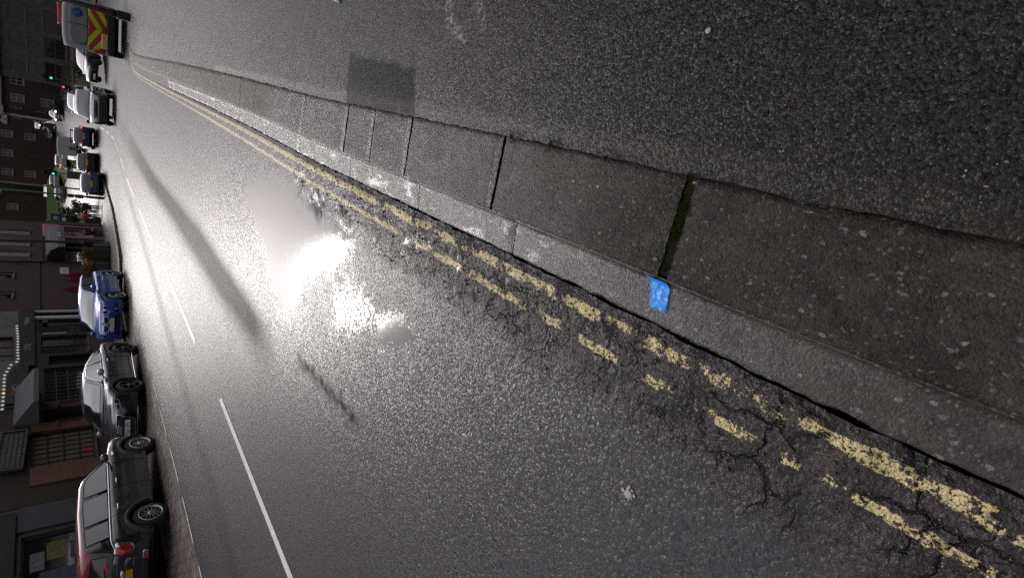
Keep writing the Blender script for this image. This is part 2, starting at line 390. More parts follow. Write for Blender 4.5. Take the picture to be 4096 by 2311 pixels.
def cobble_mat():
    k = NT('parking_bay_setts'); P = k.pos()
    wob = k.n('ShaderNodeTexNoise'); k.l(P, wob.inputs['Vector']); wob.inputs['Scale'].default_value = 3.5
    add = k.n('ShaderNodeVectorMath', operation='MULTIPLY_ADD'); k.l(wob.outputs['Color'], add.inputs[0]); add.inputs[1].default_value = (.09, .09, 0); k.l(P, add.inputs[2])
    b = k.n('ShaderNodeTexBrick'); k.l(add.outputs[0], b.inputs['Vector'])
    b.inputs['Scale'].default_value = 1; b.inputs['Brick Width'].default_value = .26; b.inputs['Row Height'].default_value = .13; b.inputs['Mortar Size'].default_value = .016; b.inputs['Mortar Smooth'].default_value = .4
    k.put(b.inputs['Color1'], (.30, .25, .22)); k.put(b.inputs['Color2'], (.18, .155, .14)); k.put(b.inputs['Mortar'], (.012, .011, .010))
    h = k.math('ADD', k.math('MULTIPLY', b.outputs['Fac'], -1.6), k.math('MULTIPLY', k.noise(30, 4, .65), .9))
    k.set(spec=.3, base=k.mix(k.ramp(k.noise(1.5, 4), .4, .7, 0, .6), b.outputs['Color'], (.10, .085, .075)), rough=k.ramp(k.noise(4, 4), .3, .7, .22, .40), normal=k.bump(h, .9, .006))
    return k.m
def slab_mat():
    k = NT('pavement_slabs'); P = k.pos()
    b = k.n('ShaderNodeTexBrick'); k.l(P, b.inputs['Vector'])
    b.inputs['Scale'].default_value = 1; b.inputs['Brick Width'].default_value = .6; b.inputs['Row Height'].default_value = .45; b.inputs['Mortar Size'].default_value = .008
    k.put(b.inputs['Color1'], (.16, .15, .14)); k.put(b.inputs['Color2'], (.10, .095, .09)); k.put(b.inputs['Mortar'], (.03, .03, .028))
    k.set(base=k.mix(k.ramp(k.noise(.8, 5, .65), .35, .7, 0, .6), b.outputs['Color'], (.07, .062, .058)), rough=k.ramp(k.noise(1.6, 4), .3, .7, .40, .55), spec=.18, normal=k.bump(k.math('SUBTRACT', k.math('MULTIPLY', k.noise(40, 3), .5), b.outputs['Fac']), .5, .005))
    return k.m
def grass_mat():
    k = NT('lawn_grass'); k.set(base=k.mix(k.ramp(k.noise(1.1, 5, .65), .35, .7), (.045, .080, .022), (.075, .105, .030)), rough=.9, spec=.2, normal=k.bump(k.noise(30, 4, .7), .8, .05)); return k.m
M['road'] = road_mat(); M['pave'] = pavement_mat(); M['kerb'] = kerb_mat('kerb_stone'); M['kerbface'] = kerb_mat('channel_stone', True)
M['cobble'] = cobble_mat(); M['slab'] = slab_mat(); M['grass'] = grass_mat()
M['crack'] = plain('crack_soil', (.006,.005,.004), .95, spec=.05)
M['soil'] = plain('joint_soil', (.020, .017, .012), .8, bump=.6, bsc=60)
def line_mat(name, c, worn=.40):
    k = NT(name); n = k.noise(55, 4, .7)
    k.set(base=k.mix(k.ramp(n, worn-.06, worn+.04), (.16, .15, .14), k.mix(k.ramp(k.noise(9, 4), .3, .7), c, tuple(x*.86 for x in c))), rough=.30, normal=k.bump(k.facets(74)[0], .8, .0024)); return k.m
M['white_line'] = line_mat('white_line_paint', (.86, .84, .80), .22)

# ------------------------------------------------------------------ ground meshes
def sheet(name, xs_of_y, ys, zf, mat, attrs=None, kind='structure'):
    """grid of quads: xs_of_y(y) -> list of x; zf(x,y) -> z ; attrs: name -> f(x,y)"""
    rows = [[(x, y) for x in xs_of_y(y)] for y in ys]
    n = len(rows[0]); vs = [(x, y, zf(x, y)) for r in rows for x, y in r]
    fs = [(i*n+j, i*n+j+1, (i+1)*n+j+1, (i+1)*n+j) for i in range(len(rows)-1) for j in range(n-1)]
    me = bpy.data.meshes.new(name); me.from_pydata(vs, [], fs); me.materials.append(mat)
    me.polygons.foreach_set('use_smooth', [True]*len(fs))
    for an, f in (attrs or {}).items():
        a = me.attributes.new(an, 'FLOAT', 'POINT'); a.data.foreach_set('value', [f(v[0], v[1]) for v in vs])
    o = bpy.data.objects.new(name, me); COL.objects.link(o)
    if kind: o['kind'] = kind
    return o
def frange(a, b, s):
    n = max(1, round((b-a)/s)); return [a + (b-a)*i/n for i in range(n+1)]
def grow(a, b, s, g):
    out = [a]
    while out[-1] < b: s *= g; out.append(out[-1]+s)
    out[-1] = b; return out

def crumble(x, y):
    d = kc(y) - x
    return sstep(.44, .22, d + .14*fbm(x, y, 4, 3))*sstep(4.9, 3.9, y)
def road_z(x, y):
    z = zg(x, y)
    c = crumble(x, y)
    if c > .01:
        r = fbm(x*1.0, y*.7, 9, 5)
        z += c*(.030*max(r, -.25) + .010*max(-.3, fbm(x+2, y, 24, 3)) - .012*sstep(.12, .32, abs(fbm(x+4, y*.55, 5, 4)) - .02) - .004)
    d = kc(y)-x
    if y < 24: z -= .016*sstep(.055, .0, d + .02*fbm(x, y, 14, 3))*sstep(24, 5, y)
    return z
def wet(x, y):
    c = crumble(x, y)
    return max(puddle(x, y), .55*sstep(.3, .8, c)*sstep(-.10, -.26, fbm(x, y*.7, 9, 5) + .5*fbm(x+3, y, 3, 2)))
def yline(x, y):
    d = kc(y) - x + .008*fbm(x, y, 7, 3)
    o = .165 if y < 5 else .165-.012*min(1, (y-5)/8)
    a = sstep(.025, .009, abs(d-.062)); b = sstep(.021, .006, abs(d-o))
    return max(a, b) if y < 24 else 0
def wear(x, y):
    w = lerp_tab([(-1,.86),(.2,.88),(.7,.95),(1.2,.90),(1.7,.88),(2.4,.84),(3.0,.78),(3.6,.68),(4.4,.46),(6,.36),(9,.34),(13,.3),(24,.4)], y)
    if kc(y)-x > .11 and 2.9 < y < 4.2: w -= .12*sstep(2.9, 3.6, y)
    return w
def oil(x, y): return sstep(-.04, .10, poly_sd((x, y), DK) + .12*fbm(x, y, 14, 4))*.95 if (-2.4 < x < -1.5 and 2.3 < y < 4.4) else 0
def safe(f, ymax):
    return lambda x, y: f(x, y) if (y < ymax and x > -3.2) else 0.
NX = frange(0, 1, 1/115.); NX2 = frange(0, 1, 1/64.)
def road_xs(y):
    k = kc(y) if y < 24.4 else lerp_tab([(24.4,.5),(25.2,2.2),(26,5.),(27,9.)], y)
    m = k-2.75; L = xl(y)
    return [L + (m-L)*t for t in NX2[:-1]] + [m + (k-.006+.016*fbm(5, y, 9, 4)-m)*t for t in NX]
road_ys = frange(-3, -.4, .2)[:-1] + frange(-.4, 6.8, .022)[:-1] + grow(6.8, 27, .022, 1.02)[:-1] + frange(27, 57, 1.)
sheet('road', road_xs, road_ys, road_z, M['road'],
      {'puddle': safe(wet, 7.5), 'crumble': safe(crumble, 6), 'track': track, 'yline': safe(yline, 24), 'wear': wear, 'oil': oil})
sheet('side_road', lambda y: [9+i*3 for i in range(15)], frange(27, 57, 2), zg, M['road'])
sheet('junction_road', lambda y: frange(-60, 51, 1.5), frange(57, 200, 1.5), zg, M['road'], {'track': lambda x, y: .25*sstep(.1, .3, fbm(x, y*.3, .3, 3))})
def far_ground(x, y): return zg(x, y) - .12
sheet('ground', lambda y: [-500,-300,-180,-120,-80,-60,-45,-35,-28,-22,-18,-14,-11,-8.2,-5,-2,0,2,5,9,14,20,30,45,65,95,140,220,350,500],
      [-300,-150,-80,-40,-20,-8,0,8,16,25,30,38,43,48,52,57,61,66,69,72,76,80,87,93,100,110,121,132,143,160,175,210,260,350,500,700], far_ground, M['soil'])

mb = MB(); rg = random.Random(5)                      # wooded ridge closing the valley
rows = []
for j in range(9):
    q = j/8; row = []
    for i in range(90):
        x = -260 + i*6; row.append((x, 215 + 30*q + .0006*(x+20)**2*-1*.0, 9 + (30+9*fbm(x, 3, .02, 3))*math.sin(q*1.55) + (2.2*fbm(x, j*7, .22, 3) if j else -6)))
    rows.append(row)
mb.loft(rows, 0, False, False, False)
k = NT('wooded_hillside'); k.set(base=k.mix(k.noise(.35, 6, .7), (.008,.011,.007), (.026,.032,.016)), rough=.95, spec=.05, normal=k.bump(k.noise(.6, 6, .7), 1., 1.5)); mb.build('hill', k.m, kind='structure')

# pavement on the photographer's side
PATCH = [(.42,3.50),(.34,2.58),(.10,2.52),(.05,3.48)]
def pv_z(x, y):
    e = max(0, kback(y)+.10 - x)
    return KH + .004*fbm(x, y, 6, 3) - .012*sstep(.02, .10, e)*(y < 8) + .01*(x > 2)*(x-2)
def pv_edge(y): return kback(y) + .012*fbm(3, y, 5, 3)+.012*fbm(8, y, 22, 3)*(y < 9) + (.0 if y > .13 else -.035)
PX = grow(0, 1.6, .021, 1.0)[:-1] + grow(1.6, 9, .03, 1.25)
def stain(x, y):
    return max(sstep(.05, .0, seg_d((x, y), (.56, 2.32), (.47, 2.17))), sstep(.05, .01, seg_d((x, y), (.75, 2.30), (.62, 2.34))), sstep(.035, .0, seg_d((x, y), (.72, 2.15), (.52, 2.02))), sstep(.05, .0, seg_d((x, y), (.95, 4.2), (.99, 4.55))))
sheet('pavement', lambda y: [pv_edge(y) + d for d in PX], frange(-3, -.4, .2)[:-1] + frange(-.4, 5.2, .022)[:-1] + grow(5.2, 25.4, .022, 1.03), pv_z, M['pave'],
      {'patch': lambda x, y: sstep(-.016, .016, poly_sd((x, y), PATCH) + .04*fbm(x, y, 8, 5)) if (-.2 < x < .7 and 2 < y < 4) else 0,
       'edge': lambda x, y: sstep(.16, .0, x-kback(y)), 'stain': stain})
sheet('kerb_bed', lambda y: [kc(y)-.03, kc(y)+.06, kc(y)+.17, kback(y)+.12], grow(-3, 24.6, .3, 1.0), lambda x, y: -.085 + .095*sstep(.06, .17, x-kc(y)), M['crack'])
sheet('kerb_joint_soil', lambda y: [karr(y)+.004, kback(y)-.1, kback(y)+.11], grow(-3, 24.6, .1, 1.0), lambda x, y: KH-.022+.006*fbm(x, y, 9, 3), M['soil'])

def fz(t): return .004 + .016*t + .030*sstep(.86, 1., t)
def kerb_piece(y0, y1, top):
    """one stone: the top row is a flat slab, the lower row the sloping, worn face"""
    mb = MB(); n = max(3, int((y1-y0)/.028)) if y0 < 7 else max(2, int((y1-y0)/.12))
    ys = frange(y0, y1, (y1-y0)/n); m = 15 if y0 < 7 else 6; rows = []
    for i, y in enumerate(ys):
        en = min(y-y0, y1-y); row = []
        for j in range(m+1):
            t = j/m
            if top:
                a, b = karr(y)-.004, kback(y)-.004
                x = a + (b-a)*t; z = KH + .0015
                ed = min(t*(b-a), (1-t)*(b-a), en)
                z -= .008*(1-min(1, ed/.014))**2
                z += .0045*fbm(x, y, 9, 4) + .0025*fbm(x, y, 34, 3)
                if j in (0, m): x += .007*fbm(7, y, 12, 3)
            else:
                a, b = kc(y)+.010, karr(y)-.005
                x = a + (b-a)*t; z = fz(t)
                z += .005*fbm(x, y, 10, 4) + .003*fbm(x, y, 30, 3)
                if en < .02: z -= .008
                if j == 0: x += .016*fbm(2, y, 13, 4)
            row.append((x, y + (.006*fbm(j*.4, y0, 1.3, 2) if i in (0, n) else 0), z))
        a, b = row[0], row[-1]
        rows.append([(a[0], a[1], a[2]-.05)] + row + [(b[0], b[1], b[2]-.05)])
    return mb.loft(rows, 0, cap=False, closed=False, smooth=True)
TJ = [-2.6,-1.7,-.85,.82,1.715,2.53,3.0,3.42,4.32,5.22,5.86,6.5,7.6,8.5,9.6,10.9,12.3,13.4,15.2,17.1,19,20.9,22.6,24.2]
GAP = {.82:.017, 1.715:.009, 2.53:.008, 3.0:.006, 3.42:.010, 4.32:.005}
for a, b in zip(TJ, TJ[1:]):
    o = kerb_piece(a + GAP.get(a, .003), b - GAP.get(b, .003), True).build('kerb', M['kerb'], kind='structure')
FJ = [-2.6,-1.3,1.58,2.42,3.4,4.5,5.6,6.9,8.2,9.6,11,12.2,13.35]
for a, b in zip(FJ, FJ[1:]):
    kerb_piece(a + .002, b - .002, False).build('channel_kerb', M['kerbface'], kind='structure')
mb = MB()                                                # upright face where the channel stones stop
ys = frange(13.35, 24.2, .5)
mb.loft([[(karr(y)-.014, y, -.02), (karr(y)-.012, y, KH-.012), (karr(y)+.004, y, KH-.012), (karr(y)+.004, y, -.02)] for y in ys])
mb.build('kerb_face', M['kerb'], kind='structure')
sheet('gutter', lambda y: [kc(y)-.002, karr(y)+.004], frange(13.3, 24.4, .5), lambda x, y: .0, M['road'])

# spray mark, gum, litter, moss
def facept(t, y, up=.004):
    a, b = kc(y)+.012, karr(y)-.010; x = a+(b-a)*t
    return (x, y, fz(t) + .005*fbm(x, y, 10, 4) + .003*fbm(x, y, 30, 3) + up)
mb = MB(); rows = []
for i in range(24):
    t = .22 + .76*i/23
    w = .092*(.7 + .3*t) * (1+.14*fbm(0, i*.3, 1.1, 2)); cy = .842 - .02*(1-t)
    rows.append([facept(t, cy + w*(j/12-.5), .0035) for j in range(13)])
mb.loft(rows, 0, cap=False, closed=False, smooth=True)
cov = [min(1, 1.15*sstep(0, .42, min(j, 12-j)/6)*sstep(0, .30, i/23)) for i in range(24) for j in range(13)]
k = NT('blue_spray_paint'); tr = k.n('ShaderNodeBsdfTransparent'); mxs = k.n('ShaderNodeMixShader')
k.l(k.ramp(k.math('ADD', k.attr('cover'), k.math('MULTIPLY', k.math('SUBTRACT', k.noise(90, 5, .75), .5), .9)), .12, .80), mxs.inputs[0]); k.l(tr.outputs[0], mxs.inputs[1]); k.l(k.b.outputs[0], mxs.inputs[2]); k.l(mxs.outputs[0], k.out.inputs[0])
k.set(base=k.mix(k.ramp(k.noise(50, 4, .7), .35, .6), (.02, .22, .72), (.03, .33, .92)), rough=.35, normal=k.bump(k.vor(60), .7, .006))
pm_ = mb.build('paint_mark', k.m, fix=False); at_ = pm_.data.attributes.new('cover', 'FLOAT', 'POINT'); at_.data.foreach_set('value', cov)
tag(pm_, 'bright blue spray paint mark on the sloping kerb face below a mossy joint', 'paint mark')
def blob(name, c, r, mat, label, cat, h=.004, n=14, group=None, sq=1.):
    mb = MB(); rings = []
    for q, z in ((1., 0), (.93, h*.7), (.6, h), (.01, h)):
        rings.append([(c[0] + r*q*sq*math.cos(2*math.pi*i/n)*(1+.28*fbm(i, r*40, 1.7, 2)), c[1] + r*q*math.sin(2*math.pi*i/n)*(1+.28*fbm(i, r*30, 2.1, 2)), c[2]+z) for i in range(n)])
    mb.loft(rings, 0, True, True, True)
    return tag(mb.build(name, mat), label, cat, group)
M['gum'] = plain('pale_gum', (.36, .35, .33), .6, sc=60, bump=.5)
blob('gum', (-.985, .735, .003), .016, M['gum'], 'pale squashed gum blob on the wet road nearest the yellow lines', 'chewing gum')
blob('gum', (.455, .90, KH+.003), .009, M['gum'], 'small white gum spot on the dark pavement beside the kerb', 'chewing gum')
M['leaf'] = plain('dead_leaf', (.22, .13, .04), .6, sc=50); M['oleaf'] = plain('orange_leaf', (.26, .07, .02), .6, sc=50); M['tleaf'] = plain('straw_stalk', (.40, .33, .15), .6)
for nm, x, y, r, m, lb in (('leaf', .145, .19, .005, 'leaf', 'yellow leaf scrap on the pavement just by the kerb edge'), ('leaf', .27, .62, .0042, 'oleaf', 'tiny orange leaf scrap on dark pavement behind the kerb'), ('leaf', .10, .285, .0035, 'oleaf', 'tiny red leaf scrap lying against the back edge of the kerb'), ('leaf', .045, .80, .008, 'leaf', 'brown leaf scrap caught at the mossy kerb joint')):
    blob(nm, (x, y, KH+.004), r, M[m], lb, 'leaf', .003, 9, 'leaf scraps on the pavement', .5)
mb = MB().tube([(.30, .155, KH+.006), (.312, .170, KH+.009), (.318, .19, KH+.006)], [.0018, .0022, .001], 6)
tag(mb.build('straw_stalk', M['tleaf']), 'pale straw stalk lying on the dark pavement', 'stalk')
mb = MB().tube([(.885, 4.42, KH+.012), (.845, 4.21, KH+.014), (.80, 4.0, KH+.013), (.745, 3.78, KH+.011)], [.011, .011, .011, .009], 8)
tag(mb.build('plastic_tube', plain('white_plastic', (.70, .70, .72), .4)), 'thin white plastic tube lying on the pavement', 'tube')
k = NT('moss'); k.set(base=k.mix(k.noise(60, 3), (.030, .045, .010), (.075, .095, .02)), rough=.9, spec=.1); M['moss'] = k.m
mb = MB()
def tuft(cx, cy, cz, r, n, h):
    for i in range(n):
        a = random.random()*6.283; q = r*math.sqrt(random.random()); x, y = cx+q*math.cos(a), cy+q*math.sin(a)
        b = random.random()*6.283; l = h*(.4+random.random()); w = .0012
        dx, dy = math.cos(b), math.sin(b)
        mb.add([(x-dy*w, y+dx*w, cz), (x+dy*w, y-dx*w, cz), (x+dx*l*.5, y+dy*l*.5, cz+l*.8), (x+dx*l, y+dy*l, cz+l*.7)], [(0,1,2),(1,3,2)])
for t in range(26): tuft(-.22 + .29*random.random(),   .82 + .014*random.uniform(-1, 1), KH-.012, .012, 26, .009)
tuft(-.03, .81, KH-.008, .018, 60, .014); tuft(-.10, .818, KH-.008, .016, 50, .013)
for y, n in ((1.43, 22), (1.15, 12), (1.66, 10)): tuft(kback(y)+.006, y, KH-.004, .02, n, .018)
mb.build('moss', M['moss'], kind='stuff')
k_ = bpy.data.objects['gum']; bm = bmesh.new(); bm.from_mesh(k_.data)
for q in range(7):
    a = random.random()*6.28; r = random.uniform(.012, .034); c = Vector((-.985 + r*math.cos(a), .735 + r*math.sin(a), .0035))
    bmesh.ops.create_circle(bm, cap_ends=True, segments=7, radius=random.uniform(.003, .008), matrix=Matrix.Translation(c))
bm.to_mesh(k_.data); bm.free()
# loose chippings along the kerb back and gutter
mb = MB(); M['chip'] = plain('stone_chippings', (.20, .18, .155), .6, sc=90, var=.5)
for i in range(900):
    y = -.3 + 5.5*random.random()**1.5
    if random.random() < .6: x = kback(y) + .01 + abs(random.gauss(0, .11)); z = KH + .002
    else: x = kc(y) - abs(random.gauss(0, .15)) - .02; z = .0
    r = .0012 + .0032*random.random()**3
    p = [(x + r*random.uniform(.6, 1.3)*math.cos(q), y + r*random.uniform(.6, 1.3)*math.sin(q)) for q in (0, 1.26, 2.5, 3.8, 5.0)]
    mb.loft([[(a, b, z) for a, b in p], [(x+(a-x)*.6, y+(b-y)*.6, z+r*.8) for a, b in p]])
mb.build('gravel', M['chip'], kind='stuff')
mb = MB(); M['chip_dark'] = plain('loose_tarmac_crumbs', (.045, .036, .032), .45, sc=70, var=.6)
for i in range(2600):
    y = -.3 + 5.0*random.random()**1.3; x = kc(y) - .02 - .34*random.random()**1.5; c = crumble(x, y)
    if c < .2: continue
    r = .0016 + .0060*random.random()**3; z = road_z(x, y) - r*.25; rz = random.random()*6
    p = [(x + r*random.uniform(.6, 1.35)*math.cos(q+rz), y + r*random.uniform(.6, 1.35)*math.sin(q+rz)) for q in (0, 1.26, 2.5, 3.8, 5.0)]; tx, ty = random.uniform(-.3, .3)*r, random.uniform(-.3, .3)*r
    mb.loft([[(a, b, z) for a, b in p], [(x+tx+(a-x)*.62, y+ty+(b-y)*.62, z+r*random.uniform(.7, 1.1)) for a, b in p]])
mb.build('gravel', M['chip_dark'], kind='stuff')

# centre line dashes
CL = [(-1.6,2.7),(4.62,0),]
dash = [(-3.9,.0,3.42),(-3.88,6.6,2.0)]
cx = lambda y: lerp_tab([(0,-3.92),(3.5,-3.89),(6.7,-3.81),(8.6,-3.88),(13,-3.9),(15,-3.98),(28,-4.02),(40,-4.1),(60,-5.2)], y)
def dash_obj(y0, y1, w, zf, xf, name='road_marking'):
    mb = MB(); ys = frange(y0, y1, .25)
    rows = [[(xf(y)-w/2, y, zf(xf(y), y)+.004), (xf(y)+w/2, y, zf(xf(y), y)+.004)] for y in ys]
    rows[-1] = [(xf(y1)-w/2, y1-.0, rows[-1][0][2]), (xf(y1)+w/2, y1-w*1.2, rows[-1][1][2])]
    mb.loft(rows, 0, False, False); return mb.build(name, M['white_line'], kind='structure')
for y0, y1 in ((1.2,6.66),(8.6,12.93),(15.0,19.19),(21.07,25.09),(27.2,31.2),(33.4,37.2),(39.5,43.2),(45.3,49.2),(51.3,55.2)):
    dash_obj(y0, y1, .105, zg, cx)
for i in range(13):
    y = 4.2 + i*1.72; dash_obj(y, y+1.25, .055, lambda a, b: .004, lambda q: xl(q)-.03)

# far side: setts of the parking bay, pavements
sheet('parking_bay', lambda y: [-10.05 + (xl(y)+10.05)*i/9 for i in range(10)], frange(-6, 26.6, .4), lambda x, y: zg(x, y)+.004, M['cobble'])
def plaza_edge(y): return lerp_tab([(26.3,-8.6),(26.9,-8.0),(28,-7.85),(34,-7.95),(47,-8.4),(57,-8.8),(63,-9.3),(66,-11),(68,-16)], y)
sheet('pavement', lambda y: frange(-13.6, -10.05, .35), frange(-6, 26.4, .8), lambda x, y: zg(x, y)+.11, M['slab'])
sheet('pavement', lambda y: [-60,-45,-33,-25,-20] + [-17 + (plaza_edge(y)-.12+17)*i/16 for i in range(17)], frange(26.4, 68, .8), lambda x, y: zg(x, y)+.11, M['slab'])
mb = MB(); ys = frange(26.3, 67.5, .5)
mb.loft([[(plaza_edge(y), y, zg(plaza_edge(y), y)-.05), (plaza_edge(y), y, zg(plaza_edge(y), y)+.112), (plaza_edge(y)-.13, y, zg(plaza_edge(y), y)+.116), (plaza_edge(y)-.13, y, zg(plaza_edge(y), y)-.05)] for y in ys])
mb.loft([[(-10.05, y, -.05), (-10.05, y, .112), (-10.17, y, .116), (-10.17, y, -.05)] for y in frange(-6, 26.4, 1)])
mb.box(-10.17, -8.4, 26.35, 26.5, -.1, .113); mb.build('kerb', M['kerb'], kind='structure')

# ------------------------------------------------------------------ vehicles  (local: +x = nose, +y = left side, z up)
def poly_stations(tab, n):
    """sample a polyline (x,z) evenly along its length"""
    pts = [Vector((a, b)) for a, b in tab]; L = [0]
    for p, q in zip(pts, pts[1:]): L.append(L[-1] + (q-p).length)
    out = []
    for i in range(n):
        d = L[-1]*i/(n-1)
        for k in range(len(L)-1):
            if d <= L[k+1]+1e-9:
                t = (d-L[k])/max(1e-9, L[k+1]-L[k]); out.append(pts[k].lerp(pts[k+1], t)); break
    return out
class Car:
    def __init__(s, name, label, sp, group=None):
        s.sp = sp; s.root = thing(name, label, sp.get('cat', 'car'), group=group)
        s.P = sp['paint']; L = sp['L']/2; sp.setdefault('roofmat', s.P)
        top, plan = sp['top'], sp['plan']; r, ax = sp['r'], sp['axles']; zs = sp['sill']
        xs = set(frange(-L, L, .07)) | {a for a, _ in top} | {a for a, _ in plan}
        for a in ax:
            for k in range(-9, 10): xs.add(a + (r+.055)*math.sin(k/9*math.pi/2))
        xs = sorted(x for x in xs if -L <= x <= L); xs = [x for i, x in enumerate(xs) if i == 0 or x-xs[i-1] > .004]
        def zb(x):
            z = lerp_tab(sp['under'], x) if 'under' in sp else zs
            for a in ax:
                d = abs(x-a); q = r+.055
                if d < q: z = max(z, r + math.sqrt(q*q-d*d)*.98)
            return z
        s.top = lambda x: smooth_tab(top, x) if sp.get('smooth', True) else lerp_tab(top, x)
        s.w = lambda x: smooth_tab(plan, x)
        rings = []
        crown = sp.get('crown', .035); sh = sp.get('shoulder', .05)
        for x in xs:
            w, zt, z0 = s.w(x), s.top(x), zb(x)
            z0 = min(z0, zt-.06); m = z0 + (zt-z0)*.45
            h = zt - z0
            half = [(0, z0), (w-.16, z0), (w-.035, z0+.005), (w-.012, z0+.03*min(1, h/.3)), (w, max(z0+.05*min(1, h/.3), m)), (w-.006, z0+h*.72), (w-sh*.45, zt-.07*min(1, h/.4)), (w-sh*.8, zt-.025*min(1, h/.4)), (w-sh*1.6, zt), (w*.55, zt+crown*.75), (0, zt+crown)]
            ring = [(x, y, z) for y, z in half] + [(x, -y, z) for y, z in half[-2:0:-1]]
            rings.append(ring)
        mb = MB().loft(rings, 0, True, True, True)
        for i in (-1, -2): mb.sm[i] = False
        s.body = mb.build('body', [s.P], s.root); s.rx = xs
        s.body_bvh = BVHTree.FromPolygons(mb.v, mb.f)
        s.all_v, s.all_f = list(mb.v), list(mb.f)
        if 'roof' in sp: s.greenhouse()
        s.bvh = BVHTree.FromPolygons(s.all_v, s.all_f)
        s.wheels()
        if sp.get('shut'): s.shuts()
        if sp.get('mirror'): s.mirrors()
    def gw(s, x, z):
        """half width of the cabin at height z"""
        return s.w(x) - s.sp.get('inset', .085) - s.sp.get('tumble', .30)*max(0, z-s.top(x))
    def greenhouse(s):
        sp = s.sp; st = poly_stations(sp['roof'], 54); rings = []; rc = sp.get('rcrown', .03)
        for p in st:
            x, zr = p.x, p.y; zb = min(s.top(x)-.02, zr-.004); h = zr-zb
            wt = s.gw(x, max(zr-.05, zb)); wb = s.gw(x, zb+.02)
            k = min(1, h/.25)
            half = [(wb, zb), (s.gw(x, zb+h*.4), zb+h*.4), (s.gw(x, zb+h*.75), zb+h*.75), (wt+.004, zr-.055*k), (wt-.03, zr-.020*k), (wt-.10, zr), (wt*.5, zr+rc*.8*k), (0, zr+rc*k)]
            rings.append([(x, y, z) for y, z in half] + [(x, -y, z) for y, z in half[-2::-1]])
        mb = MB().loft(rings, 0, True, True, True)
        b = len(s.all_v); s.all_v += mb.v; s.all_f += [tuple(i+b for i in f) for f in mb.f]
        n=len(rings[0])
        for i in range((len(rings)-1)*n):
            j=i%n
            if j<3 or n-1-3<=j<n-1 or j==n-1: mb.m[i]=1
        if 'roofcut' in sp:
            for i, f_ in enumerate(mb.f):
                if sum(mb.v[q][2] for q in f_)/len(f_) < sp['roofcut']: mb.m[i] = 1
        mb.build('roof', [sp['roofmat'], s.P], s.root)
        zr = lambda x: lerp_tab(sp['roof'], x)
        # side windows
        for sg in (1, -1):
            for i, (xa, xb) in enumerate(sp['side']):
                rows = []
                for x in frange(xa, xb, .03):
                    lo = s.top(x) + sp.get('glow', .035); hi = zr(x) - sp.get('ghigh', .085)
                    if hi - lo < .015: continue
                    rows.append([(x, sg*(s.gw(x, z)+.006), z) for z in (lo, lo+(hi-lo)*.35, lo+(hi-lo)*.7, hi)])
                if len(rows) < 2: continue
                g = MB().loft(rows, 0, False, False, True); g.build('window', sp.get('glassmat', M['glass']), s.root)
                f = MB()
                loop = [r[0] for r in rows] + [r[-1] for r in reversed(rows)]
                f.tube(loop + [loop[0]], .011, 5)
                f.build('window_trim', sp.get('wtrim', M['trim']), s.root)
        # windscreen and rear glass follow the roof line
        for nm, (xa, xb) in (('windscreen', sp['screen']), ('rear_window', sp['rear'])):
            pts = [p for p in poly_stations(sp['roof'], 160) if min(xa, xb)-1e-6 <= p.x <= max(xa, xb)+1e-6]
            if sp.get('zrear') and nm == 'rear_window': pts = [p for p in pts if sp['zrear'][0] <= p.y <= sp['zrear'][1]]
            rows = []
            for p in pts[::4]:
                zb = min(s.top(p.x)-.02, p.y-.004); k = min(1, (p.y-zb)/.25); wt = s.gw(p.x, max(p.y-.05, zb)) - sp.get('apil', .085)
                d = Vector((1, 0)) if nm == 'windscreen' else Vector((-1, 0))
                row = []
                for j in range(13):
                    t = j/6-1; y = wt*t
                    a = abs(y); wf = s.gw(p.x, max(p.y-.05, zb))
                    z = p.y + (rc*.8*k*(1-(a/wf-.5)/.5) if a > wf*.5 else rc*k*(.8+.2*(1-a/(wf*.5))))
                    if a > wf-.10: z = p.y
                    row.append((p.x + .007*d.x, y, z+.005))
                rows.append(row)
            if len(rows) > 1:
                MB().loft(rows, 0, False, False, True).build(nm, sp.get('glassmat', M['glass']), s.root)
    def wheels(s):
        sp = s.sp; r = sp['r']; wd = sp.get('wd', .21)
        for a in sp['axles']:
            for sg in (1, -1):
                y = sg*(s.w(a)-.02-wd/2)
                t = MB().lathe([(r*.62, -wd/2), (r*.80, -wd/2-.006), (r*.96, -wd*.42), (r, -wd*.25), (r, wd*.25), (r*.96, wd*.42), (r*.80, wd/2+.006), (r*.62, wd/2), (r*.60, 0), (r*.62, -wd/2)], (a, y, r), 'y', 36, cap=False)
                tyre = t.build('wheel', M['tyre'], s.root)
                m = MB(); rr = r*sp.get('rimk', .68); yo = y+sg*wd*.40
                m.lathe([(rr*.86, -.03*sg), (rr*1.0, -.0*sg), (rr*1.03, .035*sg), (rr*.95, .042*sg), (rr*.88, .0), (rr*.86, -.03*sg)], (a, yo, r), 'y', 36, cap=False)
                n = sp.get('spokes', 5)
                for k in range(n):
                    q = 2*math.pi*k/n + .3; c, d = math.cos(q), math.sin(q); e = sp.get('spokew', .16)
                    def pt(rad, off, dep): return (a + c*rad - d*off, yo+sg*dep, r + d*rad + c*off)
                    for pr in (((rr*.12, rr*e*1.1), (rr*.55, rr*e*.75), (rr*.95, rr*e)),):
                        m.loft([[pt(q1, -o, -.03), pt(q1, -o*.8, .028-.012*i), pt(q1, o*.8, .028-.012*i), pt(q1, o, -.03)] for i, (q1, o) in enumerate(pr)])
                m.lathe([(rr*.24, -.03*sg), (rr*.24, .03*sg), (rr*.1, .036*sg), (.002, .036*sg)], (a, yo, r), 'y', 16)
                m.build('rim', sp.get('rim', M['rim_dark']), tyre)
                d = MB().lathe([(rr*.9, -.06*sg), (rr*.9, -.045*sg), (.002, -.045*sg)], (a, yo, r), 'y', 24); d.build('brake_disc', M['dark'], tyre)
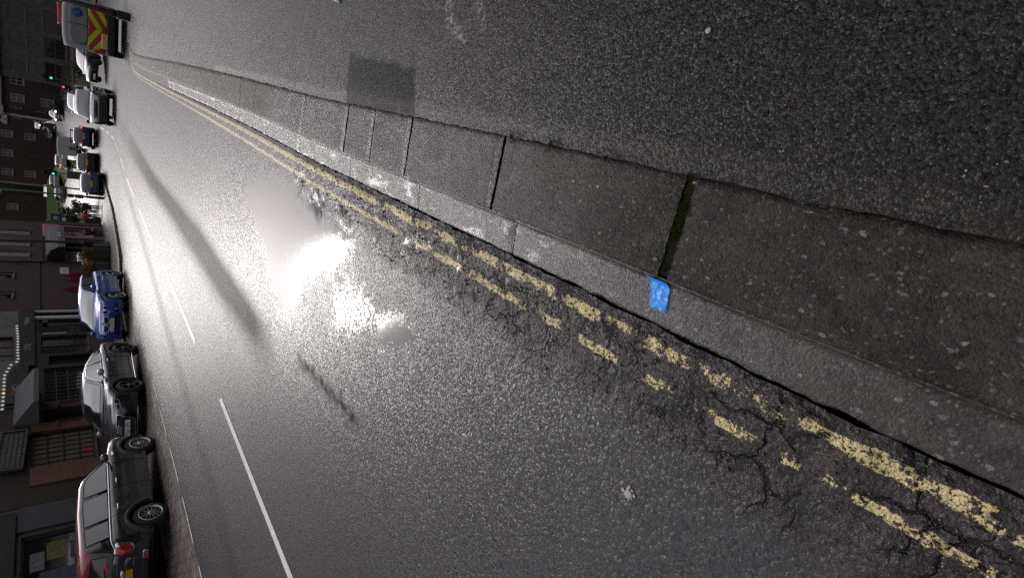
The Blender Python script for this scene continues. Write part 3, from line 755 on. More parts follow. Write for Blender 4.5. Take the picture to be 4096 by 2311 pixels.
        for a in sp['axles']:
            u = MB().box(a-r*.9, a+r*.9, -s.w(a)+wd+.04, s.w(a)-wd-.04, r*.62, r*2.0)
            u.build('underbody', M['dark'], s.root)
    # -- things laid on the skin by casting rays along an axis
    def cast(s, axis, u, v, sg=1, bvh=None):
        b = bvh or s.bvh
        if axis == 'x': o, d = Vector((sg*6, u, v)), Vector((-sg, 0, 0))
        elif axis == 'y': o, d = Vector((u, sg*4, v)), Vector((0, -sg, 0))
        else: o, d = Vector((u, v, 5)), Vector((0, 0, -1))
        h = b.ray_cast(o, d)
        return (h[0], h[1]) if h[0] is not None else (None, None)
    def patch(s, name, mat, axis, poly, sg=1, off=.008, parent=None, rings=5, dome=0.):
        cx_ = sum(p[0] for p in poly)/len(poly); cy_ = sum(p[1] for p in poly)/len(poly); vs = []; n = len(poly); last = None
        for k in range(rings+2):
            q = 1 if k == 0 else 1-(k-1)/rings*.999
            for p in poly:
                u, v = cx_+(p[0]-cx_)*q, cy_+(p[1]-cy_)*q
                h, nn = s.cast(axis, u, v, sg)
                if h is None:
                    h = Vector(last) if last else Vector((sg*s.sp['L']/2, u, v))
                    if axis == 'x': h.y, h.z = u, v
                    elif axis == 'y': h.x, h.z = u, v
                last = tuple(h)
                o = -.004 if k == 0 else off + dome*(1-q*q)
                ax = {'x': Vector((sg, 0, 0)), 'y': Vector((0, sg, 0)), 'z': Vector((0, 0, 1))}[axis]
                vs.append(tuple(h + ax*o))
        fs = [(i*n+j, i*n+(j+1) % n, (i+1)*n+(j+1) % n, (i+1)*n+j) for i in range(rings+1) for j in range(n)]
        mb = MB().add(vs, fs, 0, True)
        return mb.build(name, mat, parent or s.root)
    def line(s, mb, axis, pts, wd, sg=1, off=.004, n=8, closed=False):
        P = []
        pts = list(pts) + ([pts[0]] if closed else [])
        for (a, b), (c, d) in zip(pts, pts[1:]):
            for i in range(n): P.append((a+(c-a)*i/n, b+(d-b)*i/n))
        P.append(pts[-1]); H = []
        for u, v in P:
            h, _ = s.cast(axis, u, v, sg)
            if h is not None: H.append(h + {'x': Vector((sg, 0, 0)), 'y': Vector((0, sg, 0)), 'z': Vector((0, 0, 1))}[axis]*off)
        if len(H) > 1: mb.tube(H, wd, 5)
        return mb
    def shuts(s):
        for sg in (1, -1):
            for pts in s.sp['shut']:
                mb = s.line(MB(), 'y', pts, .006, sg, .0005)
                if mb.v: mb.build('door_gap', M['dark'], s.root)
            for (x, z, l) in s.sp.get('handles', ()):
                h, _ = s.cast('y', x, z, sg)
                if h is None: continue
                hb = MB().tube([(x-l/2, h.y+sg*.004, z), (x-l*.35, h.y+sg*.038, z+.006), (x+l*.35, h.y+sg*.038, z+.006), (x+l/2, h.y+sg*.004, z)], [.010, .014, .014, .010], 8)
                hb.build('door_handle', s.sp.get('hmat', M['chrome']), s.root)
    def mirrors(s):
        x, z = s.sp['mirror']
        for sg in (1, -1):
            y0 = s.w(x) - .10
            mb = MB().tube([(x, sg*y0, z-.02), (x, sg*(y0+.12), z+.02)], .022, 6)
            rings = []
            for t, k in ((0, .55), (.25, .95), (.6, 1.), (.9, .82), (1., .45)):
                yy = sg*(y0+.10+.19*t); rings.append([(x + k*.062*math.cos(q), yy, z+.055 + k*.078*math.sin(q)) for q in [i*math.pi/6 for i in range(12)]])
            mb.loft(rings, 0, True, True, True); o = mb.build('door_mirror', s.sp.get('mirmat', s.P), s.root)
            gl = MB().lathe([(.002, -.064), (.055, -.064), (.055, -.058), (.002, -.058)], (x, sg*(y0+.21), z+.055), 'x', 14); gl.build('mirror_glass', M['glass'], o)
    def plate(s, z, sg, txt, mat, tilt=0, y=0, w=.52, h=.111, out=.02):
        hh, _ = s.cast('x', y, z, sg); x = (hh.x if hh else sg*s.sp['L']/2) + sg*out
        mb = MB().box(min(x, x-sg*.03), max(x, x-sg*.03), y-w/2, y+w/2, z-h/2, z+h/2, 0)
        o = mb.build('number_plate', mat, s.root)
        if txt:
            tm = text_mb(txt, h*.93, .0015, 1.02 if len(txt) > 7 else 1.05)
            f = Matrix(((0, 0, sg, x+sg*.001), (sg, 0, 0, y), (0, 1, 0, z-.002), (0, 0, 0, 1)))
            tm.xf(f); tm.build('lettering', M['ink'], o)
        return o
    def put(s, x, y, hd, z=None):
        s.root.location = (x, y, (zg(x, y) if z is None else z) + .004); s.root.rotation_euler = (0, 0, hd); return s.root
def rrect(cx_, cy_, w, h, e=.5, n=28):
    out = []
    for i in range(n):
        a = 2*math.pi*i/n; c, d = math.cos(a), math.sin(a)
        out.append((cx_ + w/2*math.copysign(abs(c)**e, c), cy_ + h/2*math.copysign(abs(d)**e, d)))
    return out
NOSE = -math.pi/2      # heading: nose towards the viewer
TAIL = math.pi/2       # heading: nose away

# ---- black crossover with red roof (nearest, seen from behind)
M['p_black'] = paint('black_car_paint', (.010, .011, .014)); M['p_red'] = paint('red_roof_paint', (.27, .012, .022)); M['p_blue'] = paint('blue_car_paint', (.018, .08, .40), .25)
M['p_teal'] = paint('teal_car_paint', (.007, .024, .030), 0.); M['p_silver'] = paint('silver_car_paint', (.34, .36, .38), .5); M['p_navy'] = paint('navy_car_paint', (.010, .018, .075)); M['p_white'] = paint('white_van_paint', (.36, .36, .37))
M['p_grey'] = paint('grey_car_paint', (.10, .105, .11), .4); M['p_lgrey'] = paint('pale_grey_van_paint', (.40, .41, .42)); M['p_brown'] = paint('dark_brown_car_paint', (.020, .012, .012), .2)
mini = Car('parked_car', 'black crossover parked nearest the camera, with bright red roof and red tail lamp', dict(
    L=4.06, r=.325, axles=(-1.31, 1.285), sill=.24, paint=M['p_black'], roofmat=M['p_red'], roofcut=1.35, rim=M['rim_light'], spokes=12, spokew=.075, rimk=.68,
    top=[(-2.05,.86),(-2.0,.97),(-1.8,1.02),(.9,.995),(1.05,1.0),(1.55,.96),(1.9,.84),(2.05,.62)],
    plan=[(-2.03,.74),(-1.97,.84),(-1.80,.885),(-1.3,.895),(1.3,.895),(1.7,.85),(1.95,.70),(2.05,.52)],
    under=[(-2.05,.42),(-1.8,.30),(-1.5,.24),(1.5,.22),(2.05,.30)],
    roof=[(-2.0,1.0),(-1.93,1.25),(-1.84,1.46),(-1.70,1.52),(-.6,1.56),(.25,1.535),(.45,1.49),(.98,1.03)], tumble=.26, inset=.075,
    side=[(-1.66,-1.18),(-1.12,-.28),(-.20,.92)], screen=(.50,.95), rear=(-1.98,-1.86), zrear=(1.07,1.42), glow=.03, ghigh=.10, apil=.10,
    shut=[[(.62,.30),(.66,.98)],[(-.24,.30),(-.24,1.0)],[(-1.02,.62),(-1.16,1.0)],[(-.97,.40),(-1.02,.62)]], handles=[(-.05,.86,.17),(-.92,.87,.17)], mirror=(.72,1.0)))
c = mini; c.root['label'] = 'black crossover parked nearest the camera, with bright red roof and red tail lamp'
for sg in (1, -1):
    b = MB(); pts = [(x, c.top(x)+.004) for x in frange(-1.98, .95, .1)]
    b.tube([(x, sg*(c.w(x)-.045), z) for x, z in pts], .013, 6); b.build('belt_trim', M['chrome'], c.root)
    for a in c.sp['axles']:
        b = MB(); arc = [(a+(.325+.10)*math.cos(q), .325+(.325+.10)*math.sin(q)) for q in [math.pi*i/16 for i in range(17)]]; H = []
        for u, v in arc:
            h, _ = c.cast('y', u, v, sg)
            if h is not None and abs(h.y) > .5: H.append(h)
        if len(H) > 4: b.tube([p + Vector((0, -sg*.028, 0)) for p in H], .052, 8); b.build('wheel_arch', M['trim'], c.root)
    p = c.patch('tail_lamp_rim', M['chrome'], 'x', rrect(sg*.745, .82, .19, .33, .55), -1, .022)
    c.patch('tail_lamp', M['lamp_red'], 'x', rrect(sg*.745, .82, .15, .285, .55), -1, .034, p, dome=.02)
    q = c.patch('rear_reflector_rim', M['chrome'], 'x', rrect(sg*.52, .47, .23, .085, .5), -1, .012)
    c.patch('rear_reflector', M['lamp_red'], 'x', rrect(sg*.52, .47, .20, .06, .5), -1, .018, q)
c.patch('tailgate_panel', M['p_black'], 'x', rrect(0, .68, 1.12, .26, .35), -1, .005)
c.patch('boot_handle', M['chrome'], 'x', rrect(0, .845, .56, .075, .5), -1, .03, dome=.02)
c.plate(.735, -1, 'HK65 OXD', M['plate_y'], out=.022)
tm = text_mb('COOPER', .042, .003, 1.15); h, _ = c.cast('x', -.43, .66, -1); tm.xf(Matrix(((0,0,-1,h.x-.008),(-1,0,0,-.43),(0,1,0,.66),(0,0,0,1)))); tm.build('badge', M['chrome'], c.root)
c.patch('rear_valance', M['trim'], 'x', rrect(0, .43, 1.30, .17, .4), -1, .006)
c.patch('wiper', M['trim'], 'x', [(.02,1.09),(-.38,1.13),(-.38,1.145),(.02,1.115)], -1, .02)
w_ = MB(); w_.box(-1.42,-1.30,.20,.42,1.05,1.13, 0, .02)
c.patch('window_sticker', plain('red_sticker', (.45,.03,.03), .4), 'x', rrect(-.36, 1.10, .19, .06, .4), -1, .012)
for sg in (1, -1):
    c.patch('headlamp', M['lamp_clear'], 'x', rrect(sg*.58, .76, .24, .22, .8), 1, .02)
    c.patch('side_repeater', M['chrome'], 'y', rrect(1.02, .89, .14, .05, .6), sg, .012)
    c.patch('fuel_flap', M['trim'], 'y', rrect(.86, .70, .0, .0), sg, .0) if False else None
mini.put(-9.27, 11.66, TAIL); mini.root.scale = (1, 1, .93)

# ---- black coupe facing the viewer
tt = Car('parked_car', 'black low coupe with four ringed grille, parked behind the red roofed car', dict(
    L=4.19, r=.335, axles=(-1.25, 1.255), sill=.20, paint=M['p_black'], rim=M['rim_dark'], spokes=5, spokew=.13, rimk=.78, wd=.235, mirmat=M['p_silver'],
    top=[(-2.09,.78),(-2.0,.90),(-1.5,.93),(-.6,.90),(.5,.885),(.75,.90),(1.3,.85),(1.75,.74),(2.0,.63),(2.095,.50)],
    plan=[(-2.09,.60),(-2.0,.75),(-1.7,.88),(-1.25,.92),(-.3,.89),(1.25,.915),(1.65,.86),(1.95,.72),(2.095,.52)],
    under=[(-2.09,.36),(-1.8,.24),(1.7,.17),(2.095,.20)],
    roof=[(-1.75,.93),(-1.2,1.16),(-.75,1.29),(-.25,1.345),(.05,1.34),(.22,1.30),(.95,.90)], tumble=.36, inset=.10,
    side=[(-1.12,-.62),(-.56,.78)], screen=(.26,.90), rear=(-1.6,-.85), glow=.025, ghigh=.075, apil=.09, wtrim=M['chrome'],
    shut=[[(.62,.28),(.66,.86)],[(-.60,.28),(-.66,.86)],[(.62,.27),(-.60,.27)]], handles=[(-.42,.77,.16)], mirror=(.55,.90)))
c = tt
GR = [(-.44,.60),(-.40,.655),(.40,.655),(.44,.60),(.33,.30),(.27,.25),(-.27,.25),(-.33,.30)]
c.patch('grille', M['dark'], 'x', GR, 1, .014)
b = MB(); c.line(b, 'x', GR, .008, 1, .018, 8, True); b.build('grille_surround', M['chrome'], c.root)
b = MB()
for r_ in range(10):
    for q in range(13):
        y = -.36 + q*.06 + (.03 if r_ % 2 else 0); z = .275 + r_*.038
        if abs(y) < .30 + (z-.25)*.25:
            h, _ = c.cast('x', y, z, 1)
            if h: b.loft([[(h.x+.018, y+.024*math.cos(k*math.pi/3), z+.021*math.sin(k*math.pi/3)) for k in range(6)], [(h.x+.020, y+.019*math.cos(k*math.pi/3), z+.016*math.sin(k*math.pi/3)) for k in range(6)]], 0, False)
b.build('grille_mesh', M['rim_dark'], c.root)
b = MB(); hx = c.cast('x', 0, .585, 1)[0].x + .03
for k in range(4):
    y = (k-1.5)*.062; b.tube([(hx, y+.041*math.cos(a), .585+.041*math.sin(a)) for a in [i*math.pi/12 for i in range(25)]], .0065, 6)
b.build('badge', M['chrome'], c.root)
for sg in (1, -1):
    HL = [(sg*.50,.60),(sg*.52,.665),(sg*.74,.70),(sg*.80,.69),(sg*.76,.60),(sg*.66,.575)]
    hl = c.patch('headlamp', M['dark'], 'x', HL, 1, .010)
    b = MB(); c.line(b, 'x', HL, .007, 1, .016, 6, True); c.line(b, 'x', [(sg*.56,.61),(sg*.57,.65),(sg*.70,.665),(sg*.69,.62)], .008, 1, .016, 6); b.build('daytime_lamp', M['lamp_clear'], hl)
    c.patch('air_intake', M['dark'], 'x', [(sg*.52,.28),(sg*.50,.45),(sg*.70,.50),(sg*.76,.44),(sg*.72,.28)], 1, .008)
b = MB(); c.line(b, 'x', [(-.62,.205),(.62,.205)], .008, 1, .012, 20); b.build('splitter_trim', M['chrome'], c.root)
b = MB()
for sg in (1, -1): b.box(-.88, .88, sg*.845, sg*.90, .165, .20, 0, .01)
b.build('side_skirt', M['chrome'], c.root)
c.plate(.425, 1, 'RS51 JPS', M['plate_w'], y=.03, out=.04)
tt.put(-9.14, 16.95, NOSE)

# ---- blue hatchback facing the viewer
bm_ = Car('parked_car', 'bright blue hatchback with white front number plate, parked beyond the black coupe', dict(
    L=4.33, r=.325, axles=(-1.37, 1.32), sill=.21, paint=M['p_blue'], rim=M['rim_light'], spokes=5, spokew=.12, rimk=.76,
    top=[(-2.16,.82),(-2.05,.95),(-1.6,.98),(-.5,.95),(.6,.93),(.85,.955),(1.4,.93),(1.85,.84),(2.08,.72),(2.165,.58)],
    plan=[(-2.16,.62),(-2.0,.78),(-1.6,.87),(-1.2,.88),(1.25,.88),(1.7,.83),(2.0,.69),(2.165,.52)],
    under=[(-2.16,.40),(-1.8,.25),(1.75,.18),(2.165,.22)],
    roof=[(-2.04,.98),(-1.9,1.18),(-1.72,1.36),(-1.4,1.40),(-.4,1.43),(.05,1.41),(.24,1.365),(1.0,.96)], tumble=.30, inset=.085,
    side=[(-1.60,-1.22),(-1.15,-.28),(-.21,.86)], screen=(.28,.95), rear=(-2.0,-1.76), glow=.03, ghigh=.075, apil=.09,
    shut=[[(.70,.28),(.74,.92)],[(-.25,.28),(-.25,.94)],[(-1.0,.60),(-1.2,.95)],[(.70,.27),(-.95,.27)]], handles=[(-.06,.82,.16),(-.98,.83,.16)], hmat=M['p_blue'], mirror=(.70,.95)))
c = bm_
for sg in (1, -1):
    KD = [(sg*.03,.66),(sg*.05,.725),(sg*.27,.735),(sg*.31,.69),(sg*.29,.60),(sg*.08,.575)]
    g = c.patch('grille', M['dark'], 'x', KD, 1, .016); b = MB(); c.line(b, 'x', KD, .009, 1, .022, 6, True); b.build('grille_surround', M['chrome'], g)
    HL = [(sg*.36,.665),(sg*.38,.725),(sg*.62,.765),(sg*.78,.80),(sg*.80,.74),(sg*.70,.665),(sg*.52,.645)]
    hl = c.patch('headlamp', M['lamp_clear'], 'x', HL, 1, .012)
    for q in (.47, .62):
        hx = c.cast('x', sg*q, .70, 1)[0]
        if hx: MB().lathe([(.05, 0), (.058, .012), (.05, .018), (.002, .012)], (hx.x+.01, sg*q, .705), 'x', 14).build('lamp_ring', M['dark'], hl)
    c.patch('air_intake', M['dark'], 'x', [(sg*.50,.30),(sg*.50,.44),(sg*.70,.46),(sg*.75,.40),(sg*.72,.30)], 1, .008)
    MB().lathe([(.036, 0), (.04, .012), (.002, .016)], ((c.cast('x', sg*.60, .38, 1)[0].x+.006), sg*.60, .38), 'x', 14).build('fog_lamp', M['lamp_clear'], c.root)
c.patch('lower_grille', M['dark'], 'x', [(-.44,.27),(-.40,.43),(.40,.43),(.44,.27)], 1, .008)
MB().lathe([(.040, 0), (.040, .01), (.002, .014)], (c.cast('x', 0, .765, 1)[0].x+.004, 0, .775), 'x', 16).build('badge', M['rim_light'], c.root)
c.plate(.50, 1, 'LA17 NTX', M['plate_w'], out=.035)
c.patch('wing_badge', M['rim_light'], 'y', rrect(.35, .58, .16, .03, .5), -1, .006)
bm_.put(-8.95, 24.0, NOSE)

# ---- generic body shapes for the traffic further away
def hatch(name, label, paintm, H=1.48, L=4.1, W=.87, **k):
    sp = dict(L=L, r=.31, axles=(-L*.31, L*.31), sill=.23, paint=paintm, rim=M['rim_dark'], spokes=6, rimk=.7,
        top=[(-L/2,.84),(-L/2+.08,.95),(-L*.3,.98),(L*.15,.96),(L*.23,.98),(L*.40,.88),(L*.475,.76),(L/2,.58)],
        plan=[(-L/2,W*.74),(-L/2+.12,W*.93),(-L*.32,W),(L*.32,W),(L*.42,W*.92),(L/2,W*.62)], under=[(-L/2,.38),(-L*.4,.26),(L*.4,.20),(L/2,.25)],
        roof=[(-L/2+.06,.97),(-L/2+.2,1.22),(-L/2+.36,H-.10),(-L/2+.6,H-.04),(-.3,H),(.1,H-.02),(.30,H-.07),(L*.25,.98)], tumble=.28,
        side=[(-L*.40,-L*.27),(-L*.26,-.18),(-.12,L*.22)], screen=(.34,L*.24), rear=(-L/2+.10,-L/2+.34), mirror=(L*.16,.98),
        shut=[[(L*.165,.3),(L*.17,.95)],[(-.15,.3),(-.15,.96)]], handles=[(.05,.84,.16)])
    sp.update(k); return Car(name, label, sp)
def front_set(c, zl, yl, wl, hl, lit=None, plate=None, gz=.55, gw=.7, gh=.12, badge=False):
    for sg in (1, -1): c.patch('headlamp', lit or M['lamp_clear'], 'x', rrect(sg*yl, zl, wl, hl, .5), 1, .014)
    c.patch('grille', M['dark'], 'x', rrect(0, gz, gw, gh, .4), 1, .010)
    if plate is not None: c.plate(plate, 1, '', M['plate_w'], out=.02)
def rear_set(c, zl, yl, wl, hl, lit=None, plate=None, pm='plate_y'):
    for sg in (1, -1): c.patch('tail_lamp', lit or M['lamp_red'], 'x', rrect(sg*yl, zl, wl, hl, .5), -1, .014)
    if plate is not None: c.plate(plate, -1, '', M[pm], out=.02)
# oncoming dark teal four by four
lr = hatch('moving_car', 'dark teal four by four with boxy bonnet driving towards the camera', M['p_teal'], H=1.74, L=4.45, W=.90, r=.36, sill=.34, rim=M['rim_light'],
    top=[(-2.22,1.0),(-2.1,1.08),(.5,1.08),(.95,1.10),(1.5,1.08),(2.0,1.02),(2.16,.93),(2.225,.66)], under=[(-2.22,.46),(1.9,.34),(2.225,.36)],
    plan=[(-2.22,.72),(-2.1,.86),(-1.4,.90),(1.5,.90),(2.0,.86),(2.17,.80),(2.225,.72)],
    roof=[(-2.1,1.08),(-2.02,1.40),(-1.9,1.66),(-1.6,1.73),(-.4,1.75),(.05,1.72),(.22,1.66),(.95,1.10)], side=[(-1.8,-1.1),(-1.0,-.2),(-.12,.85)], screen=(.26,.90), mirror=(.62,1.12), mirmat=M['trim'], inset=.07, tumble=.22)
front_set(lr, .84, .62, .24, .15, None, .60, .83, .72, .11)
lr.patch('bumper', M['trim'], 'x', rrect(0, .56, 1.56, .28, .3), 1, .03); b = MB(); lr.line(b, 'x', [(-.74,.72),(.74,.72)], .010, 1, .04, 16); b.build('bumper_trim', M['rim_light'], lr.root)
lr.put(-2.35, 40.7, NOSE-R(3))
# oncoming silver saloon
sv = hatch('moving_car', 'silver car with lit amber indicators following the teal four by four', M['p_silver'], H=1.42, L=4.5, W=.88)
front_set(sv, .70, .62, .24, .13, M['lit_amber'], .46, .62, .5, .14); sv.put(-3.9, 68.2, NOSE-R(10))
d1 = hatch('moving_car', 'small dark grey car coming down the hill on the right side of the road', M['p_grey'], H=1.5, L=4.2, W=.87); front_set(d1, .72, .60, .22, .13, M['lit_white'], .45); d1.put(-7.8, 101.5, NOSE-R(14))
d2 = hatch('moving_car', 'dark car far up the hill, lower of the two oncoming cars', M['p_grey'], H=1.5, L=4.2, W=.87); front_set(d2, .72, .60, .22, .13, None, .45); d2.put(-12.8, 121, NOSE-R(12))
d3 = hatch('moving_car', 'topmost oncoming car on the hill with lit headlamps', M['p_grey'], H=1.5, L=4.2, W=.87); front_set(d3, .72, .62, .22, .13, M['lit_white'], .45); d3.put(-14.4, 143, NOSE-R(10))
# traffic driving away
be = hatch('moving_car', 'navy hatchback with black roof bars and lit brake lamps driving away', M['p_navy'], H=1.50, L=4.0, W=.86); rear_set(be, .98, .70, .12, .16, M['lit_red'], .78)
b = MB()
for x in (-.75, .25):
    b.tube([(x, -.58, 1.66), (x, .58, 1.66)], .022, 6)
    for sg in (1, -1): b.box(x-.03, x+.03, sg*.50-.03, sg*.50+.03, 1.44, 1.66)
for sg in (1, -1): b.tube([(-1.1, sg*.42, 1.70), (.7, sg*.42, 1.70)], .02, 6)
b.build('roof_rack', M['trim'], be.root); be.put(-6.5, 60.0, TAIL+R(10))
sh = hatch('moving_car', 'silver hatchback with three lit red brake lamps left of the grey van', M['p_silver'], H=1.5, L=4.0, W=.86); rear_set(sh, 1.0, .70, .13, .22, M['lit_red'], .8); sh.patch('high_brake_lamp', M['lit_red'], 'x', rrect(0, 1.42, .26, .05, .5), -1, .012); sh.put(-13.1, 88.7, TAIL+R(16))
s2 = hatch('moving_car', 'silver grey hatchback further up the left lane beside the traffic light', M['p_silver'], H=1.5, L=4.1, W=.87); rear_set(s2, .95, .68, .13, .16, None, .75); s2.put(-18.3, 102, TAIL+R(24))
s3 = hatch('moving_car', 'dark car with pale roof half hidden by the lamp post', M['p_grey'], H=1.5, L=4.1, W=.87, roofmat=M['p_silver']); rear_set(s3, .95, .68, .13, .16, None, .75); s3.put(-19.4, 98.5, TAIL+R(26), zg(-19.4, 98.5)-.4)
for i, (x, y, lb) in enumerate(((-33., 108., 'dark car parked far back on the left, nearer the houses'), (-29.5, 106., 'dark car parked far back on the left, above the blue sign'))):
    q = hatch('parked_car', lb, M['p_grey'], H=1.5); rear_set(q, .95, .68, .13, .16, None, .75); q.put(x, y, TAIL+R(60))
# parked further along the kerb
pb = hatch('parked_car', 'dark blue hatchback with yellow rear plate parked by the plaza kerb', paint('dark_blue_car_paint', (.010, .032, .11)), H=1.46, L=4.05, W=.86); rear_set(pb, .90, .66, .16, .24, None, .80); pb.put(-9.0, 51.5, TAIL+R(8), -.06)
pb.patch('bumper', M['p_navy'], 'x', rrect(0, .5, 1.3, .2, .4), -1, .02)
pw = hatch('parked_car', 'dark brown estate with yellow rear plate and roof bars, parked beyond a blue hatchback', M['p_brown'], H=1.56, L=4.6, W=.89); rear_set(pw, .98, .72, .10, .30, None, .88)
b = MB()
for sg in (1, -1): b.tube([(-1.6, sg*.55, 1.58), (.2, sg*.55, 1.62)], .02, 6)
b.tube([(-.3, -.6, 1.66), (-.3, .6, 1.66)], .022, 6); b.box(-.05, .05, .38, .52, 1.55, 1.85); b.build('roof_rack', M['trim'], pw.root); pw.put(-8.6, 58.8, TAIL+R(12), .06)

# ---- vans
def van(name, label, paintm, H, L, W, r=.34, **k):
    sp = dict(L=L, r=r, axles=(-L*.27, L*.33), sill=.36, paint=paintm, rim=M['rim_dark'], spokes=6, rimk=.62, cat='van', smooth=True, crown=.05, shoulder=.10,
        top=[(-L/2,H-.10),(-L/2+.05,H-.02),(-L*.3,H),(L*.18,H),(L*.24,H-.08),(L*.36,1.22),(L*.47,1.0),(L/2,.70)],
        plan=[(-L/2,W-.05),(-L/2+.06,W),(L*.3,W),(L*.43,W*.92),(L/2,W*.70)], under=[(-L/2,.38),(L/2,.30)])
    sp.update(k); return Car(name, label, sp)
hv = van('works_van', 'white highway van with red and yellow chevrons on its back doors', M['p_white'], 1.98, 4.9, .95, shut=[[(.9,.5),(.9,1.7)]])
k = NT('chevron_sheeting'); P = k.pos(True); sp_ = k.n('ShaderNodeSeparateXYZ'); k.l(P, sp_.inputs[0])
f = k.math('FRACT', k.math('MULTIPLY', k.math('ADD', sp_.outputs[2], k.math('MULTIPLY', k.math('ABSOLUTE', sp_.outputs[1]), -.62)), 2.6))
k.set(base=k.mix(k.ramp(f, .46, .48, 0, 1, False), (.50, .62, .02), (.40, .035, .015)), rough=.3, normal=k.bump(k.noise(20, 2, .5, P), .05, .01)); M['chev'] = k.m
c = hv
c.patch('chevron_panel', M['chev'], 'x', rrect(0, .93, 1.68, .62, .18, 40), -1, .006)
c.patch('rear_window', plain('grey_panel', (.22,.22,.23), .25), 'x', rrect(0, 1.50, 1.52, .58, .3, 40), -1, .007)
c.patch('emblem', plain('blue_emblem', (.02, .07, .20), .4), 'x', rrect(-.42, 1.55, .33, .33, 1.), -1, .012)
b = MB(); hx = c.cast('x', -.42, 1.55, -1)[0].x
for a in (.4, 1.5, 2.6, 3.7): b.tube([(hx-.016, -.42+.09*math.cos(a), 1.55+.10*math.sin(a)), (hx-.016, -.42-.05*math.cos(a+1), 1.55+.04*math.sin(a))], .008, 5)
b.build('emblem_mark', M['p_white'], c.root)
b = MB(); c.line(b, 'x', [(0, .62), (0, 1.85)], .008, -1, .012, 20); b.build('door_gap', M['dark'], c.root)
c.patch('bumper', M['trim'], 'x', rrect(0, .49, 1.80, .24, .25), -1, .05)
for sg in (1, -1):
    c.patch('tail_lamp', M['lamp_red'], 'x', rrect(sg*.86, .86, .12, .36, .4), -1, .014)
    MB().box(-1.0, -.2, sg*.42, sg*.46, 2.0, 2.05).build('roof_rail', M['trim'], c.root)
c.plate(.70, -1, '', M['plate_y'], y=.42, out=.03); c.plate(.70, -1, '', M['plate_w'], y=.42, w=.56, h=.20, out=.02)
bk = emit('amber_red_beacon', (1., .12, .06), .12)
MB().box(-2.15, -1.95, -.62, .18, 2.01, 2.14, 0, .03).build('beacon', plain('red_beacon', (.5, .03, .02), .15, coat=1), c.root)
hv.put(1.42, 30.9, TAIL-R(2))
gv = van('grey_van', 'pale grey box van with square back driving away ahead of the navy hatchback', M['p_lgrey'], 2.15, 5.0, .98); gv.patch('bumper', M['trim'], 'x', rrect(0, .50, 1.8, .26, .25), -1, .04); gv.plate(.95, -1, '', M['rim_dark'], y=.2, w=.3, h=.5)
b = MB(); gv.line(b, 'x', [(0, .65), (0, 2.0)], .008, -1, .012, 20); b.build('door_gap', M['trim'], gv.root); rear_set(gv, .95, .88, .10, .30, None, None); gv.put(-9.6, 75, TAIL+R(14))
sc_ = hatch('parked_car', 'dark car parked beyond the highway van in the side road', M['p_black'], H=1.45, L=4.3); front_set(sc_, .72, .62, .2, .12, None, .45); sc_.put(.3, 52, NOSE-R(35), .15)

# ------------------------------------------------------------------ buildings on the far side (fronts at x = -13)
M['brick'] = brick('red_brick', (.060,.024,.018), (.042,.018,.014), (.03,.025,.022)); M['brick2'] = brick('brown_brick', (.045,.024,.017), (.030,.017,.013), (.03,.025,.022))
M['brick_far'] = brick('far_brick', (.055,.021,.016), (.040,.016,.013), (.03,.025,.022)); M['render_w'] = plain('white_render', (.13,.13,.13), .8, var=.15, sc=1.2, bump=.3)
M['slate'] = plain('slate_roof', (.030,.030,.034), .6, var=.35, sc=9, bump=.5, bsc=14); M['black_wood'] = plain('black_shopfront_paint', (.013,.013,.015), .35)
M['grey_wall'] = plain('blue_grey_paint', (.045,.047,.056), .6, var=.1, sc=1.5); M['pink'] = plain('pink_paint', (.42,.20,.28), .5); M['dpink'] = plain('dusky_pink_paint', (.30,.12,.14), .5)
M['gold'] = plain('gold_letter', (.42,.34,.20), .35, .6); M['pale'] = plain('pale_letter', (.26,.26,.27), .5); M['cream'] = plain('cream_blind', (.10,.085,.05), .8, var=.2, sc=2.5)
M['stone'] = plain('pale_stone', (.07,.065,.058), .85, var=.3, sc=2, bump=.5, bsc=20); M['canvas'] = plain('grey_canvas', (.10,.103,.107), .85); M['red_canvas'] = plain('red_canvas', (.16,.006,.02), .8)
M['bulb'] = emit('festoon_bulb', (1., .98, .92), .28); M['bulb_w'] = emit('festoon_bulb_warm', (1., .55, .15), .8); M['paper'] = plain('white_paper', (.55,.55,.54), .6)
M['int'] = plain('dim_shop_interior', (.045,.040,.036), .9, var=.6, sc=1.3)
FX = -13.0
